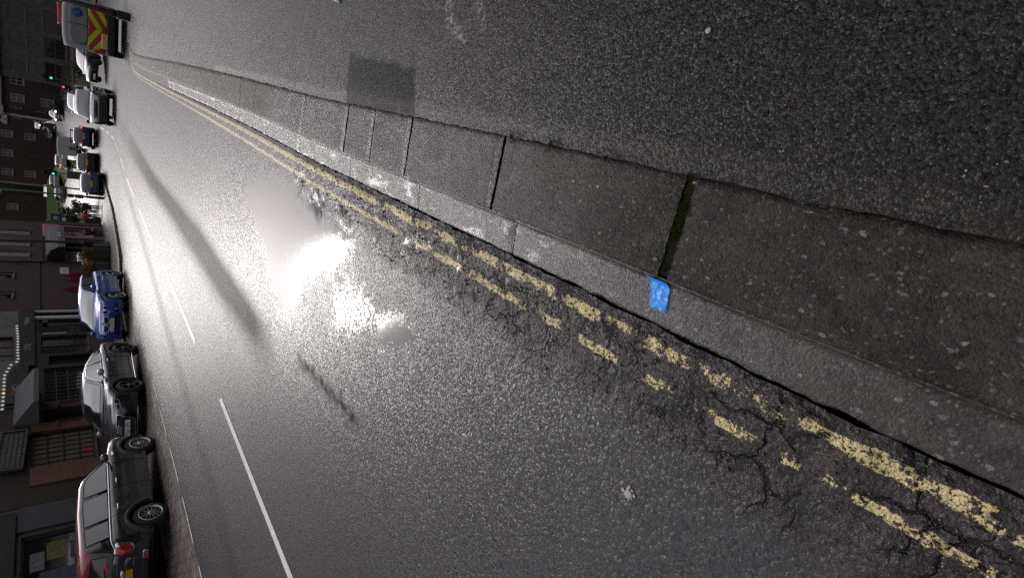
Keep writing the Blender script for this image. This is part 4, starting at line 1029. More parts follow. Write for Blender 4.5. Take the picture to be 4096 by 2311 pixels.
class Bld:
    def __init__(s, name, label, yref, slope=.0165, cat='building', x0=FX):
        s.y0, s.k, s.x0 = yref, slope, x0; s.root = thing(name, label, cat, (x0, yref, 0))
    def W(s, p): return (p[0], p[1]-s.y0, p[2]*(1+s.k*(p[1]-s.y0)))
    def part(s, name, mb, mat, parent=None):
        mb.v = [s.W(p) for p in mb.v]
        return mb.build(name, mat, parent or s.root)
    def box(s, name, y0, y1, z0, z1, d0, d1, mat, parent=None, bev=.0):
        """d0..d1: distance out of the front plane (towards the street)"""
        return s.part(name, MB().box(d0, d1, y0, y1, z0, z1, 0, bev), mat, parent)
    def wall(s, name, y0, y1, z0, z1, holes, mat, th=.35, dep=0):
        """front wall with real openings"""
        ys = sorted({y0, y1} | {h[0] for h in holes} | {h[1] for h in holes}); zs = sorted({z0, z1} | {h[2] for h in holes} | {h[3] for h in holes})
        mb = MB()
        for a, b in zip(ys, ys[1:]):
            run = None
            for c, d in list(zip(zs, zs[1:])) + [(None, None)]:
                solid = c is not None and not any(h[0] <= (a+b)/2 <= h[1] and h[2] <= (c+d)/2 <= h[3] for h in holes)
                if solid: run = (run[0], d) if run else (c, d)
                elif run: mb.box(dep-th, dep, a, b, run[0], run[1]); run = None
        return s.part(name, mb, mat)
    def window(s, y0, y1, z0, z1, ny, nz, frame, dep=-.10, gm='shopglass', sill=True, back=None, bar=.025, fr=.05):
        mb = MB(); mb.box(dep-.05, dep+.02, y0, y0+fr, z0, z1); mb.box(dep-.05, dep+.02, y1-fr, y1, z0, z1); mb.box(dep-.05, dep+.02, y0+fr, y1-fr, z0, z0+fr); mb.box(dep-.05, dep+.02, y0+fr, y1-fr, z1-fr, z1)
        for i in range(1, ny): y = y0+(y1-y0)*i/ny; mb.box(dep-.03, dep+.012, y-bar/2, y+bar/2, z0+fr, z1-fr)
        for i in range(1, nz): z = z0+(z1-z0)*i/nz; mb.box(dep-.028, dep+.010, y0+fr, y1-fr, z-bar/2, z+bar/2)
        w = s.part('window', mb, frame)
        s.box('pane', y0+fr*.5, y1-fr*.5, z0+fr*.5, z1-fr*.5, dep-.025, dep-.015, back or M[gm], w)
        if sill: s.box('sill', y0-.05, y1+.05, z0-.07, z0-.003, dep, .06, M['stone'], w)
        return w
    def shell(s, y0, y1, h, mat, depth=8, roof=2.6, front=True):
        mb = MB(); mb.box(-depth, -.352, y0, y0+.3, -.6, h); mb.box(-depth, -.352, y1-.3, y1, -.6, h); mb.box(-depth, -depth+.3, y0+.301, y1-.301, -.6, h); s.part('wall', mb, mat)
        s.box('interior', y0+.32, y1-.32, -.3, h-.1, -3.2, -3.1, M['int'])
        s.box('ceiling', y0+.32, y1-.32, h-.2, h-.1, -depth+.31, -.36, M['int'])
        if roof:
            r = MB(); r.loft([[(.35, y, h), (.35, y, h+.14), (-depth/2, y, h+roof), (-depth-.35, y, h+.14), (-depth-.35, y, h)] for y in (y0-.02, y1+.02)]); s.part('roof', r, M['slate'])
    def text(s, txt, y, z, size, mat, dep, sx=1., parent=None, name='lettering'):
        tm = text_mb(txt, size, .008, sx); q = s.W((dep, y, z)); tm.xf(Matrix(((0,0,1,q[0]),(1,0,0,q[1]),(0,1,0,q[2]),(0,0,0,1)))); return tm.build(name, mat, parent or s.root)

# far left of the row in the photograph: grey shop with posters
B = Bld('shop', 'blue grey painted shop with posters in its window behind the red roofed car', 17)
B.shell(6, 17.55, 6.3, M['brick2'])
B.wall('front_wall', 6, 17.55, -.4, 6.3, [(9.5, 16.25, .55, 2.68)] + [(y, y+1.1, 4.2, 5.7) for y in (8, 11, 14)], M['grey_wall'])
w = B.window(9.5, 16.25, .55, 2.68, 3, 1, M['grey_wall'], bar=.06)
for i, (y0, y1, z0, z1, c) in enumerate(((15.2,15.9,1.75,2.15,(.13,.11,.02)),(15.1,15.8,1.3,1.65,(.015,.06,.11)),(13.6,14.8,1.5,2.3,(.05,.05,.09)),(12.1,13.2,.9,1.9,(.20,.19,.17)),(14.9,15.6,2.2,2.5,(.14,.14,.15)))):
    B.box('poster', y0, y1, z0, z1, -.115, -.108, plain('poster_print', c, .6, var=.35, sc=9), w)
B.box('fascia', 6.3, 17.3, 2.80, 3.35, .004, .10, M['black_wood']); B.box('pilaster', 16.42, 17.5, -.4, 2.78, .003, .06, M['grey_wall'])
for y in (8, 11, 14): B.window(y, y+1.1, 4.2, 5.7, 1, 2, M['white_wood'])
# brick bar with paned window and board
B = Bld('bar', 'dark brick bar with a many paned yellow window and arched grey door hood', 21)
B.shell(17.6, 23.75, 6.3, M['brick2'])
B.wall('front_wall', 17.6, 23.75, -.4, 6.3, [(19.6, 21.68, 1.0, 2.70), (22.36, 23.28, -.4, 2.35)] + [(y, y+1.0, 4.2, 5.7) for y in (18.4, 20.6, 22.4)], M['brick2'])
B.window(19.6, 21.68, 1.0, 2.70, 7, 4, M['black_wood'], back=M['cream'], bar=.035)
for y in (18.4, 20.6, 22.4): B.window(y, y+1.0, 4.2, 5.7, 1, 2, M['white_wood'])
d = B.box('door', 22.42, 23.22, -.1, 2.1, -.30, -.25, M['black_wood']); B.box('handle', 22.50, 22.54, .9, 1.1, -.245, -.20, M['gold'], d)
mb = MB(); mb.loft([[(0.003, y, 2.48), (.003, y, 3.15), (.10, y, 3.15), (1.0, y, 2.62), (1.0, y, 2.48)] for y in (22.25, 25.0)]); B.part('door_hood', mb, M['canvas'])
M['brick_lt'] = brick('orange_brick', (.17,.075,.048), (.12,.055,.04), (.08,.07,.06))
for y0, y1 in ((21.74, 22.30), (23.33, 23.72), (18.55, 19.52)): B.box('pilaster', y0, y1, -.3, 2.7, .003, .05, M['brick_lt'])
for y, z0 in ((22.05, .6), (23.5, .6)):
    mb = MB(); mb.tube([(.05, y-.15, 1.9), (.09, y-.15, 1.95), (.09, y+.12, 1.95), (.09, y+.12, 1.35)], .018, 6); B.part('wall_lamp_bracket', mb, M['black_wood'])
mb = MB(); mb.box(-.13, -.11, 20.25, 20.5, 1.06, 1.30); B.part('window_ornament', mb, plain('red_ornament', (.40,.008,.02), .4))
t = thing('hanging_board', 'dark hanging board with rows of pale lettering and a striped top', 'sign', (FX, 20.6, 0))
def bpart(nm, mb, m, par=None): mb.v = [(p[0], p[1], p[2]) for p in mb.v]; return mb.build(nm, m, par or t)
MBb = MB().box(.12, .17, -1.12, 1.12, 2.86, 3.42, 0, .01); bpart('board', MBb, M['black_wood'])
f = MB(); f.box(.10, .20, -1.2, 1.2, 2.79, 2.855); f.box(.10, .20, -1.2, 1.2, 3.425, 3.49); f.box(.10, .20, -1.2, -1.13, 2.856, 3.424); f.box(.10, .20, 1.13, 1.2, 2.856, 3.424); bpart('frame', f, M['grey_wall'])
f = MB()
random.seed(3)
for r_, z in enumerate((3.30, 3.18, 3.06, 2.94)):
    y = -1.0
    while y < .95:
        l = random.uniform(.03, .06); f.box(.171, .176, y, y+l*.4, z-.035, z+.035); f.box(.171, .176, y, y+l, z+.025, z+.037) ; y += l+.035
bpart('lettering', f, M['pale']); f = MB().box(.13, .19, .4, 1.15, 3.50, 3.72, 0, .02)
k = NT('striped_canvas'); P = k.pos(True); q = k.n('ShaderNodeSeparateXYZ'); k.l(P, q.inputs[0]); k.set(base=k.mix(k.ramp(k.math('FRACT', k.math('MULTIPLY', q.outputs[1], 3.2)), .45, .55), (.35,.34,.34), (.22,.02,.03)), rough=.8); bpart('striped_panel', f, k.m)
f = MB(); f.tube([(.0, -.9, 3.2), (.13, -.9, 3.2)], .015, 6); f.tube([(.0, .9, 3.2), (.13, .9, 3.2)], .015, 6); bpart('bracket', f, M['black_wood'])

# restaurant with two name signs
B = Bld('restaurant', 'black fronted restaurant with gold name lettering, white upper floor and festoon bulbs', 30)
B.shell(23.8, 33.85, 6.3, M['render_w'])
B.wall('front_wall', 23.8, 33.85, -.4, 6.3, [(24.0, 27.0, .75, 2.72), (27.35, 28.25, -.4, 2.55), (28.5, 30.55, 1.12, 2.80), (31.0, 32.75, .6, 2.85), (33.05, 33.70, -.4, 3.0)] + [(y, y+1.1, 4.3, 5.8) for y in (24.6, 31.6)] + [(27.9, 30.6, 3.75, 5.2)], M['black_wood'])
B.wall('upper_wall', 23.8, 33.85, 3.62, 6.28, [(y, y+1.1, 4.3, 5.8) for y in (24.6, 31.6)] + [(27.9, 30.6, 3.75, 5.2)], M['render_w'], .05, .054)
B.window(24.0, 27.0, .75, 2.72, 9, 5, M['grey_wall'], bar=.03); B.window(28.5, 30.55, 1.12, 2.80, 2, 1, M['black_wood']); B.window(31.0, 32.75, .6, 2.85, 1, 2, M['black_wood'])
for y in (24.6, 31.6): B.window(y, y+1.1, 4.3, 5.8, 1, 2, M['white_wood'])
B.window(27.9, 30.6, 3.75, 5.2, 3, 1, M['black_wood'], back=M['cream'], bar=.08)
B.box('stall_riser', 28.4, 30.62, -.3, 1.04, .003, .05, M['brick'])
for y0, y1 in ((33.70, 33.84), (32.80, 33.04)): B.box('pilaster', y0, y1, -.3, 3.02, .003, .09, M['paper'])
d = B.box('door', 33.06, 33.69, -.1, 2.9, -.28, -.22, M['black_wood']); B.box('handle', 33.14, 33.18, .9, 1.2, -.215, -.18, M['gold'], d)
d = B.box('door', 27.37, 28.23, -.1, 2.5, -.28, -.22, M['black_wood']); B.box('handle', 27.45, 27.49, .9, 1.2, -.215, -.18, M['gold'], d)
f1 = B.box('fascia', 27.15, 33.84, 3.01, 3.60, .003, .12, M['black_wood'], bev=.01); B.text('LUIGI', 29.05, 3.24, .33, M['gold'], .130, .95, f1); B.text('ringways', 32.3, 3.30, .34, M['pale'], .130, .85, f1)
f2 = B.box('fascia', 23.85, 27.1, 3.22, 3.95, .004, .14, M['black_wood'], bev=.01); B.text('LUIGI', 24.95, 3.60, .36, M['gold'], .150, .95, f2)
for y, z, s_ in ((32.6, 2.55, .28), (33.0, 2.92, .0),): 
    if s_: B.box('paper_notice', y-.3, y+.3, z, z+.2, .004, .012, M['grey_wall'])
B.box('downlight', 30.75, 30.9, 1.9, 2.75, .003, .03, M['pale'])
for i in range(3): B.box('table_card', 29.9+i*.25, 30.05+i*.25, 1.25, 1.42, -.9, -.89, M['paper'])
# festoon: a cable and bulbs
t = thing('festoon_lights', 'string of small white bulbs hung along the top of the restaurant signs', 'lights', (FX, 27, 0)); B2 = Bld('x', 'x', 30); r0 = B2.root
pts = [(31.5, 3.66), (30.0, 3.62), (28.6, 3.62), (27.5, 3.60), (27.2, 3.82), (26.2, 4.02), (25, 4.03), (23.4, 4.06)]
wp = [(.20, y-27, z*(1+.0165*(y-30))) for y, z in pts]
MB().tube(wp, .008, 5).build('cable', M['black_wood'], t)
L = poly_stations([(p[1], p[2]) for p in wp], 27)
for i, p in enumerate(L):
    m_ = M['bulb_w'] if i == 22 else M['bulb']
    MB().lathe([(.004, .03), (.022, .02), (.036, -.025), (.030, -.055), (.004, -.07)], (.20, p.x, p.y-.02), 'z', 10).build('bulb', m_, t)
bpy.data.objects.remove(r0)

# plain brick house
B = Bld('brick_house', 'long plain red brick building with a small white notice, behind the closed red parasols', 40, .013)
B.shell(33.9, 42.7, 6.6, M['brick'], roof=1.9); B.wall('front_wall', 33.9, 42.7, -.4, 6.6, [(y, y+1.1, 4.4, 6.0) for y in (36, 39.5)], M['brick'])
for y in (36, 39.5): B.window(y, y+1.1, 4.4, 6.0, 1, 2, M['white_wood'])
B.box('string_course', 33.9, 42.7, 3.25, 3.5, .003, .05, M['brick2']); n_ = B.box('notice', 40.45, 41.75, 1.92, 2.33, .003, .03, M['paper'])
MBn = MB()
for z in (2.0, 2.08, 2.16): MBn.box(.031, .034, 40.7, 41.5, z, z+.018)
B.part('lettering', MBn, M['grey_wall'], n_)
mb = MB(); mb.tube([(.09, 42.62, -.3), (.09, 42.62, 4.0), (.09, 42.45, 4.3), (.09, 42.45, 6.4)], .055, 8); B.part('drainpipe', mb, M['black_wood'])
# corner shops
B = Bld('corner_building', 'red brick corner building with a pink shop and a grey awning', 48, .0125)
B.shell(42.72, 53.9, 8.0, M['brick'], roof=2.6)
B.wall('front_wall', 42.72, 53.9, -.6, 8.0, [(44.1, 45.4, 4.15, 6.2), (46.7, 47.9, 4.15, 6.2), (49.8, 51.1, 4.15, 6.2), (49.6, 52.6, .62, 2.38), (43.3, 46.4, .75, 2.25), (47.0, 48.2, -.6, 2.3)], M['brick'])
for y0, y1 in ((44.1, 45.4), (46.7, 47.9), (49.8, 51.1)): B.window(y0, y1, 4.15, 6.2, 1, 2, M['white_wood'], back=plain('net_curtain', (.19,.19,.195), .7))
for y0, y1 in ((49.1, 49.55), (52.65, 52.95)): B.box('pilaster', y0, y1, -.3, 2.42, .003, .10, M['dpink'])
w = B.window(49.6, 52.6, .62, 2.38, 2, 1, M['pink'], sill=False, fr=.10); B.box('stall_riser', 49.56, 52.64, -.5, .55, .003, .06, M['brick2']); B.box('sill', 49.5, 52.7, .56, .615, -.1, .14, M['pink'], w)
B.box('lit_display', 50.6, 51.7, 1.25, 1.95, -.6, -.55, emit('lit_shop_display', (1., .95, .8), .22))
f1 = B.box('fascia', 49.2, 52.85, 2.44, 3.42, .003, .16, M['pink'], bev=.02)
mb = MB(); pts = [(.166, 50.2+.09*i, 2.86+.055*math.sin(i*2.1)+.012*i*(i < 5)) for i in range(17)]; mb.tube(pts, .026, 6); mb.tube([(.166, 50.8, 2.97), (.166, 50.95, 3.15), (.166, 51.1, 2.98)], .022, 6); B.part('lettering', mb, M['dpink'], f1)
B.box('string_course', 42.75, 53.9, 3.45, 3.75, .003, .06, M['brick2']); B.box('corner_pier', 53.3, 53.9, -.5, 3.4, .004, .09, M['brick2'])
B.window(43.3, 46.4, .75, 2.25, 3, 1, M['black_wood']); d = B.box('door', 47.05, 48.15, -.4, 2.25, -.30, -.25, M['black_wood'])
mb = MB(); sec = [(0.004, 3.3), (.35, 3.28), (.75, 3.05), (1.0, 2.66), (1.05, 2.28), (1.02, 2.26), (.96, 2.62), (.72, 2.98), (.34, 3.2), (.004, 3.22)]
mb.loft([[(a, y, z) for a, z in sec] for y in (43.2, 43.7, 45, 46.5, 48.2, 48.9)], 0, True); aw = B.part('awning', mb, M['canvas'])
B.part('awning_cheek', MB().prism([(p[0], p[1]) for p in [(.02, 2.26), (.02, 3.2), (.34, 3.18), (.7, 2.96), (.95, 2.6), (1.0, 2.26)]], 'y', 43.15, 43.19), M['black_wood'], aw)
mb = MB()
for pts in ([(46.2, 2.62), (46.05, 2.42), (45.9, 2.64)], [(45.7, 2.42), (45.7, 2.64)], [(46.9, 2.42), (46.9, 2.62), (46.65, 2.42), (46.65, 2.62)]): mb.tube([(1.0 + (2.64-z)*.13 + .03, y, z) for y, z in pts], .022, 5)
B.part('lettering', mb, M['paper'], aw)
for y in (44.6, 47.2, 50.2):
    mb = MB(); mb.box(-5, -4.2, y, y+.8, 9.0, 11.6); B.part('chimney', mb, M['brick2'])

# ------------------------------------------------------------------ houses, walls and trees beyond the junction
class House:
    def __init__(s, x, y, rz, w, h, dep, roof, label, mat, floors=2, cols=3, gable=False, name='house', zb=None, ww=1.1, frame='white_wood', shopfront=None):
        z = zg(x, y) if zb is None else zb
        s.r = thing(name, label, 'house', (x, y, z), rz)
        win = []
        fh = h/floors
        for f in range(floors):
            for c in range(cols):
                cxx = -w/2 + w*(c+.5)/cols
                if f == 0 and c == cols//2 and not shopfront: win.append((cxx-.5, cxx+.5, -.2, 2.2, 'd'))
                elif f == 0 and shopfront: win.append((cxx-w/cols*.40, cxx+w/cols*.40, .7, 2.6, 's'))
                else: win.append((cxx-ww/2, cxx+ww/2, f*fh+1.0, f*fh+2.4, 'w'))
        ys = sorted({-w/2, w/2} | {a for q in win for a in q[:2]}); zs = sorted({-3., h} | {a for q in win for a in q[2:4]}); mb = MB()
        for a, b in zip(ys, ys[1:]):
            for c, d in zip(zs, zs[1:]):
                if not any(q[0] <= (a+b)/2 <= q[1] and q[2] <= (c+d)/2 <= q[3] for q in win): mb.box(a, b, 0, .3, c, d)
        mb.box(-w/2, -w/2+.3, .301, dep, -3, h); mb.box(w/2-.3, w/2, .301, dep, -3, h); mb.box(-w/2+.301, w/2-.301, dep-.3, dep, -3, h)
        if gable:
            for yy in (.0, dep-.3): mb.loft([[(-w/2, yy, h), (w/2, yy, h), (0, yy, h+roof)], [(-w/2, yy+.3, h), (w/2, yy+.3, h), (0, yy+.3, h+roof)]])
        mb.build('wall', mat, s.r)
        rf = MB()
        if gable: rf.loft([[(-w/2-.35, yy, h-.2), (0, yy, h+roof+.18), (w/2+.35, yy, h-.2), (w/2+.35, yy, h-.35), (0, yy, h+roof), (-w/2-.35, yy, h-.35)] for yy in (-.35, dep+.3)])
        else: rf.loft([[(xx, -.35, h+.0), (xx, -.35, h+.15), (xx, dep/2, h+roof), (xx, dep+.35, h+.15), (xx, dep+.35, h)] for xx in (-w/2-.15, w/2+.15)])
        ro = rf.build('roof', M['slate'], s.r)
        MB().box(-w*.3-.4, -w*.3+.4, dep*.45, dep*.6, h, h+roof+1.3).build('chimney', M['brick2'], ro)
        for a, b, c, d, k_ in win:
            if k_ == 'd':
                o = MB().box(a+.04, b-.04, .12, .17, c, d-.04).build('door', M['black_wood'], s.r); MB().box(b-.16, b-.10, .09, .12, .95, 1.05).build('handle', M['gold'], o); continue
            fr = MB(); q = .09
            fr.box(a, a+q, .06, .16, c, d); fr.box(b-q, b, .06, .16, c, d); fr.box(a+q, b-q, .06, .16, c, c+q); fr.box(a+q, b-q, .06, .16, d-q, d); fr.box((a+b)/2-.03, (a+b)/2+.03, .07, .15, c+q, d-q); fr.box(a+q, (a+b)/2-.03, .07, .15, (c+d)/2-.03, (c+d)/2+.03); fr.box((a+b)/2+.03, b-q, .07, .15, (c+d)/2-.03, (c+d)/2+.03)
            fo = fr.build('window', M[frame], s.r)
            MB().box(a+q*.5, b-q*.5, .10, .12, c+q*.5, d-q*.5).build('pane', M['shopglass'], fo)
            MB().box(a-.1, b+.1, -.08, .05, c-.12, c-.003).build('sill', M['render_w'], fo)
# left, above the green bank
House(-17.5, 121, R(10), 9.5, 5.6, 8, 3.2, 'brick house with a gable and white windows above the green bank, nearest the hill road', M['brick_far'], gable=True, zb=6.3)
House(-29, 121, R(16), 9, 5.6, 8, 3.2, 'brick house with a white upper window above the traffic light', M['brick_far'], gable=True, cols=2, zb=5.9)
House(-40, 117, R(20), 11, 5.6, 8, 3.4, 'wide dark brick house left of the gabled houses, behind parked cars', M['brick2'], cols=4, zb=4.8)
House(-53, 110, R(28), 12, 6, 8, 3.4, 'grey rendered house furthest left beyond the plaza', M['stone'], cols=4, zb=4.0)
House(-31, 84, R(38), 13, 6.4, 8, 3.4, 'dark olive shop building behind the plaza with a wide glazed front', M['stone'], cols=3, shopfront=True, zb=1.2)
# right, beyond the side road
House(9.5, 66, R(-14), 12, 6.6, 8, 3.4, 'pale shop building with tall white framed windows at the right corner of the junction', M['stone'], cols=4, shopfront=True, zb=.5)
House(0.6, 86, R(-6), 8.5, 6.4, 8, 3.2, 'cream shop with a green glazed front beside the wooden fence', M['stone'], cols=3, shopfront=True, zb=2.0, frame='grey_wall')
House(-4.6, 102, R(4), 7, 6.2, 8, 3.2, 'dark brick terrace house behind the small green signal', M['brick2'], cols=3, zb=3.3)
House(-7, 128, R(8), 9, 6.2, 8, 3.2, 'brick house at the top of the hill road on its right side', M['brick_far'], cols=3, zb=5.2)
House(-14.5, 176, R(8), 14, 6.2, 8, 3.2, 'distant house closing the view at the top of the hill', M['brick2'], cols=4, zb=8.4)
House(18, 92, R(-18), 12, 6.4, 8, 3.4, 'grey terrace house furthest right behind the corner shop', M['stone'], cols=4, zb=2.3)

House(6.2, 5.5, R(-90), 34, 6.6, 8, 2.6, 'long brick terrace along the pavement on the photographer side of the street', M['brick'], cols=9, zb=.1)

# green bank: lawn laid over the slope
def lawn(name, poly, up, label=None):
    xs = [p[0] for p in poly]; ys = [p[1] for p in poly]; mb = MB(); st = 1.0
    nx = int((max(xs)-min(xs))/st); ny = int((max(ys)-min(ys))/st)
    for i in range(nx):
        for j in range(ny):
            x, y = min(xs)+i*st, min(ys)+j*st
            if poly_sd((x+st/2, y+st/2), poly) > 0:
                q = [(x, y), (x+st, y), (x+st, y+st), (x, y+st)]; mb.add([(a, b, zg(a, b)+up*sstep(0, 4, poly_sd((a, b), poly)) + .03) for a, b in q], [(0,1,2,3)], 0, True)
    return mb.build(name, M['grass'], kind='structure')
lawn('lawn', [(-8.5,78),(-10.5,88),(-13.5,102),(-18.5,121),(-34,124),(-36,112),(-23,112),(-17.5,98),(-12.5,84),(-9.6,76.5)], 1.3)
lawn('lawn', [(-17,76),(-19.5,88),(-24,101),(-28,112),(-50,116),(-48,100),(-30,92),(-22,80)], .5)
t = thing('stone_wall', 'low beige stone wall behind the right hand pavement of the junction', 'wall', (1.2, 66, .3), R(-10))
MB().box(-3.6, 4, 0, .3, -1, 1.5, 0, .03).build('stonework', plain('beige_stone', (.20,.165,.13), .9, var=.35, sc=5, bump=.6, bsc=12), t); MB().box(-3.65, 4.05, -.05, .35, 1.503, 1.60, 0, .02).build('coping', M['stone'], t)
t = thing('wooden_fence', 'dark slatted wooden fence beside the hill road behind the silver car', 'fence', (-4.4, 80, 1.6), R(62))
mb = MB()
for i in range(26): mb.box(i*.34, i*.34+.2, 0, .03, -.4, 1.5)
mb.build('slats', M['stone'], t); mb = MB()
for z in (.2, 1.2): mb.box(-.05, 8.8, .031, .09, z, z+.1)
mb.build('rail', plain('fence_rail', (.05,.042,.035), .8), t)
sheet('pavement', lambda y: [lerp_tab([(57,9),(60,3.2),(63,-.5),(66,-1.9),(70,-2.6),(78,-3.6),(90,-5.0),(105,-6.6)], y) + d for d in (0, .12, 1.2, 2.6, 4.2, 6.5)], frange(57, 105, 1.), lambda x, y: zg(x, y)+.10, plain('red_brown_paving', (.085,.062,.055), .35, var=.3, sc=2, bump=.3))

# ------------------------------------------------------------------ trees and shrubs
k = NT('foliage'); rn = k.noise(1.7, 4, .6); k.set(base=k.mix(rn, (.016,.026,.010), (.045,.060,.020)), rough=.6, spec=.25); M['foliage'] = k.m
k = NT('autumn_foliage'); k.set(base=k.mix(k.noise(6, 4, .6), (.05,.055,.015), (.20,.11,.025)), rough=.6, spec=.25); M['autumn'] = k.m
M['bark'] = plain('bark', (.028,.023,.019), .9, bump=.6, bsc=20)
def crown_mesh(lobes, n, size, seed):
    rg = random.Random(seed); mb = MB()
    for i in range(n):
        c, r = rg.choice(lobes); v = Vector((rg.gauss(0, 1), rg.gauss(0, 1), rg.gauss(0, 1))).normalized()*r*(rg.random()**.45)
        p = Vector(c) + Vector((v.x, v.y, v.z*.85)); a = Vector((rg.gauss(0, 1), rg.gauss(0, 1), rg.gauss(0, .7))).normalized(); b = a.cross(Vector((rg.gauss(0, 1), rg.gauss(0, 1), rg.gauss(0, 1)))).normalized(); s_ = size*rg.uniform(.5, 1.3)
        mb.add([p-a*s_, p+b*s_*.45, p+a*s_, p-b*s_*.45], [(0,1,2,3)])
    return mb
def tree(x, y, h, r, label, seed, z=None, leaf=.35, n=2600, group='trees behind the houses'):
    rg = random.Random(seed); t = thing('tree', label, 'tree', (x, y, zg(x, y) if z is None else z), rg.random()*6, group)
    mb = MB().tube([(0, 0, -1), (.1, 0, h*.2), (.0, .15, h*.45), (.1, .1, h*.8)], [h*.03, h*.024, h*.018, h*.006], 8); lobes = []
    for i in range(11):
        a = i*2.4; q = r*rg.uniform(.25, .8); e = (q*math.cos(a), q*math.sin(a), h*rg.uniform(.42, .88)); mb.tube([(.05, .05, h*rg.uniform(.25, .45)), (e[0]*.6, e[1]*.6, e[2]-.4), e], [h*.011, h*.007, .03], 5); lobes.append((e, r*rg.uniform(.32, .52)))
    mb.build('trunk', M['bark'], t); crown_mesh(lobes, n, leaf, seed).build('crown', M['foliage'], t, fix=False)
for i, (x, y, h, r, lb) in enumerate(((-11, 138, 15, 6, 'tall dark tree behind the hill road houses'), (-24, 137, 16, 7, 'broad dark tree rising behind the gabled brick houses'), (-36, 134, 15, 7, 'dark tree behind the wide brick house'), (-50, 128, 15, 7, 'dark tree behind the grey house at far left'), (3, 118, 16, 7, 'tall dark tree behind the cream shop'), (14, 108, 16, 7, 'tall dark tree at far right behind the terrace'), (-19, 196, 16, 8, 'far tree at the top of the hill road'), (24, 84, 15, 6, 'dark tree at the far right edge beside the corner shop'), (-28, 98, 10, 3.6, 'slim tree standing on the lawn beyond the traffic light'))): tree(x, y, h, r, lb, 11+i)
for i, (x, y, lb) in enumerate(((14, 45, 'bushy dark tree on the side road corner, nearest the terrace'), (21, 43, 'bushy dark tree on the side road corner, middle of three'), (29, 46, 'bushy dark tree on the side road corner, furthest along'))): tree(x, y, 13, 5.5, lb, 41+i, z=.1, group='trees on the side road corner')
sheet('pavement', lambda y: frange(11, 44, 3), frange(40.5, 56.8, 2), lambda x, y: zg(x, y)+.11, M['slab'])
def shrub(x, y, z, r, h, label, seed, mat='foliage', n=700, leaf=.09, lights=0, group=None):
    t = thing('shrub', label, 'shrub', (x, y, z), 0, group); rg = random.Random(seed)
    lobes = [((rg.uniform(-r, r)*.5, rg.uniform(-r, r)*.5, h*rg.uniform(.3, .8)), r*.6) for i in range(6)]
    MB().tube([(0, 0, 0), (.03, 0, h*.5)], [.03, .015], 6).build('stem', M['bark'], t); crown_mesh(lobes, n, leaf, seed).build('foliage', M[mat], t, fix=False)
    return t
shrub(-17.5, 76, .9, 1.2, 2.6, 'dark green bush on the plaza behind the walking people', 4, n=900, leaf=.16); shrub(-15.2, 70.5, .1, .9, 2.2, 'rounded dark bush beside the lamp posts on the plaza', 5, n=800, leaf=.14)
shrub(-.8, 64.2, .75, 1.1, 1.1, 'low dark clipped bush in front of the beige stone wall', 6, n=900, leaf=.12)
# planters
def planter(x, y, w, label, sl, seed):
    t = thing('planter', label, 'planter', (x, y, zg(x, y)+.11), R(4)); m_ = plain('green_planter', (.030,.042,.034), .5, var=.2)
    mb = MB(); mb.box(-w/2, w/2, -.30, -.26, .10, .78); mb.box(-w/2, w/2, .26, .30, .10, .78); mb.box(-w/2, -w/2+.04, -.259, .259, .10, .78); mb.box(w/2-.04, w/2, -.259, .259, .10, .78); mb.box(-w/2+.041, w/2-.041, -.259, .259, .10, .70); mb.build('trough', m_, t)
    mb = MB(); mb.box(-w/2-.03, w/2+.03, -.33, .33, 0, .095); mb.build('base', M['black_wood'], t)
    mb = MB()
    for i in range(4): mb.box(-w/2-.01+i*(w-.02)/3-.015, -w/2+.03+i*(w-.02)/3, -.32, -.301, .10, .78)
    mb.build('rib', M['black_wood'], t)
    s_ = shrub(x, y, zg(x, y)+.11+.70, .52, .62, sl, seed, 'autumn', 900, .055)
planter(-10.75, 37.4, 1.15, 'dark green trough planter beside the black lamp post', 'orange and green shrub in the planter beside the lamp post', 21)
planter(-11.35, 35.9, 1.0, 'dark green trough planter half hidden by the blue car', 'yellowing shrub in the planter half hidden by the blue car', 22)
# parasols
def parasol(x, y, label, h):
    t = thing('parasol', label, 'parasol', (x, y, zg(x, y)+.11), 0); MB().tube([(0, 0, .05), (0, 0, h+.15)], .025, 8).build('pole', M['bark'], t); MB().lathe([(.002, .0), (.28, .0), (.28, .06), (.05, .09), (.002, .09)], n=20).build('base', M['trim'], t)
    mb = MB(); rings = []
    for z, r in ((h*.42, .19), (h*.5, .22), (h*.62, .17), (h*.75, .16), (h*.9, .09), (h, .03)): rings.append([(r*(1+.28*math.cos(8*q))*math.cos(q), r*(1+.28*math.cos(8*q))*math.sin(q), z) for q in [2*math.pi*i/48 for i in range(48)]])
    mb.loft(rings, 0, True, True, True); mb.build('canopy', M['red_canvas'], t)
parasol(-12.1, 37.4, 'closed dark red parasol nearer the white notice', 2.05); parasol(-12.2, 35.2, 'closed dark red parasol with a pale rib, further left behind the blue car', 2.15); parasol(-12.0, 36.2, 'closed dark red parasol between two other parasols', 1.95)
t = thing('bollard', 'small red post with a white cap by the wall behind the blue car', 'bollard', (-11.9, 39.2, zg(-11.9, 39.2)+.11)); MB().lathe([(.06, 0), (.06, 1.18), (.002, 1.18)], n=14).build('post', plain('red_post', (.42,.01,.02), .4), t); MB().lathe([(.07, 1.182), (.07, 1.30), (.002, 1.33)], n=14).build('cap', M['paper'], t)
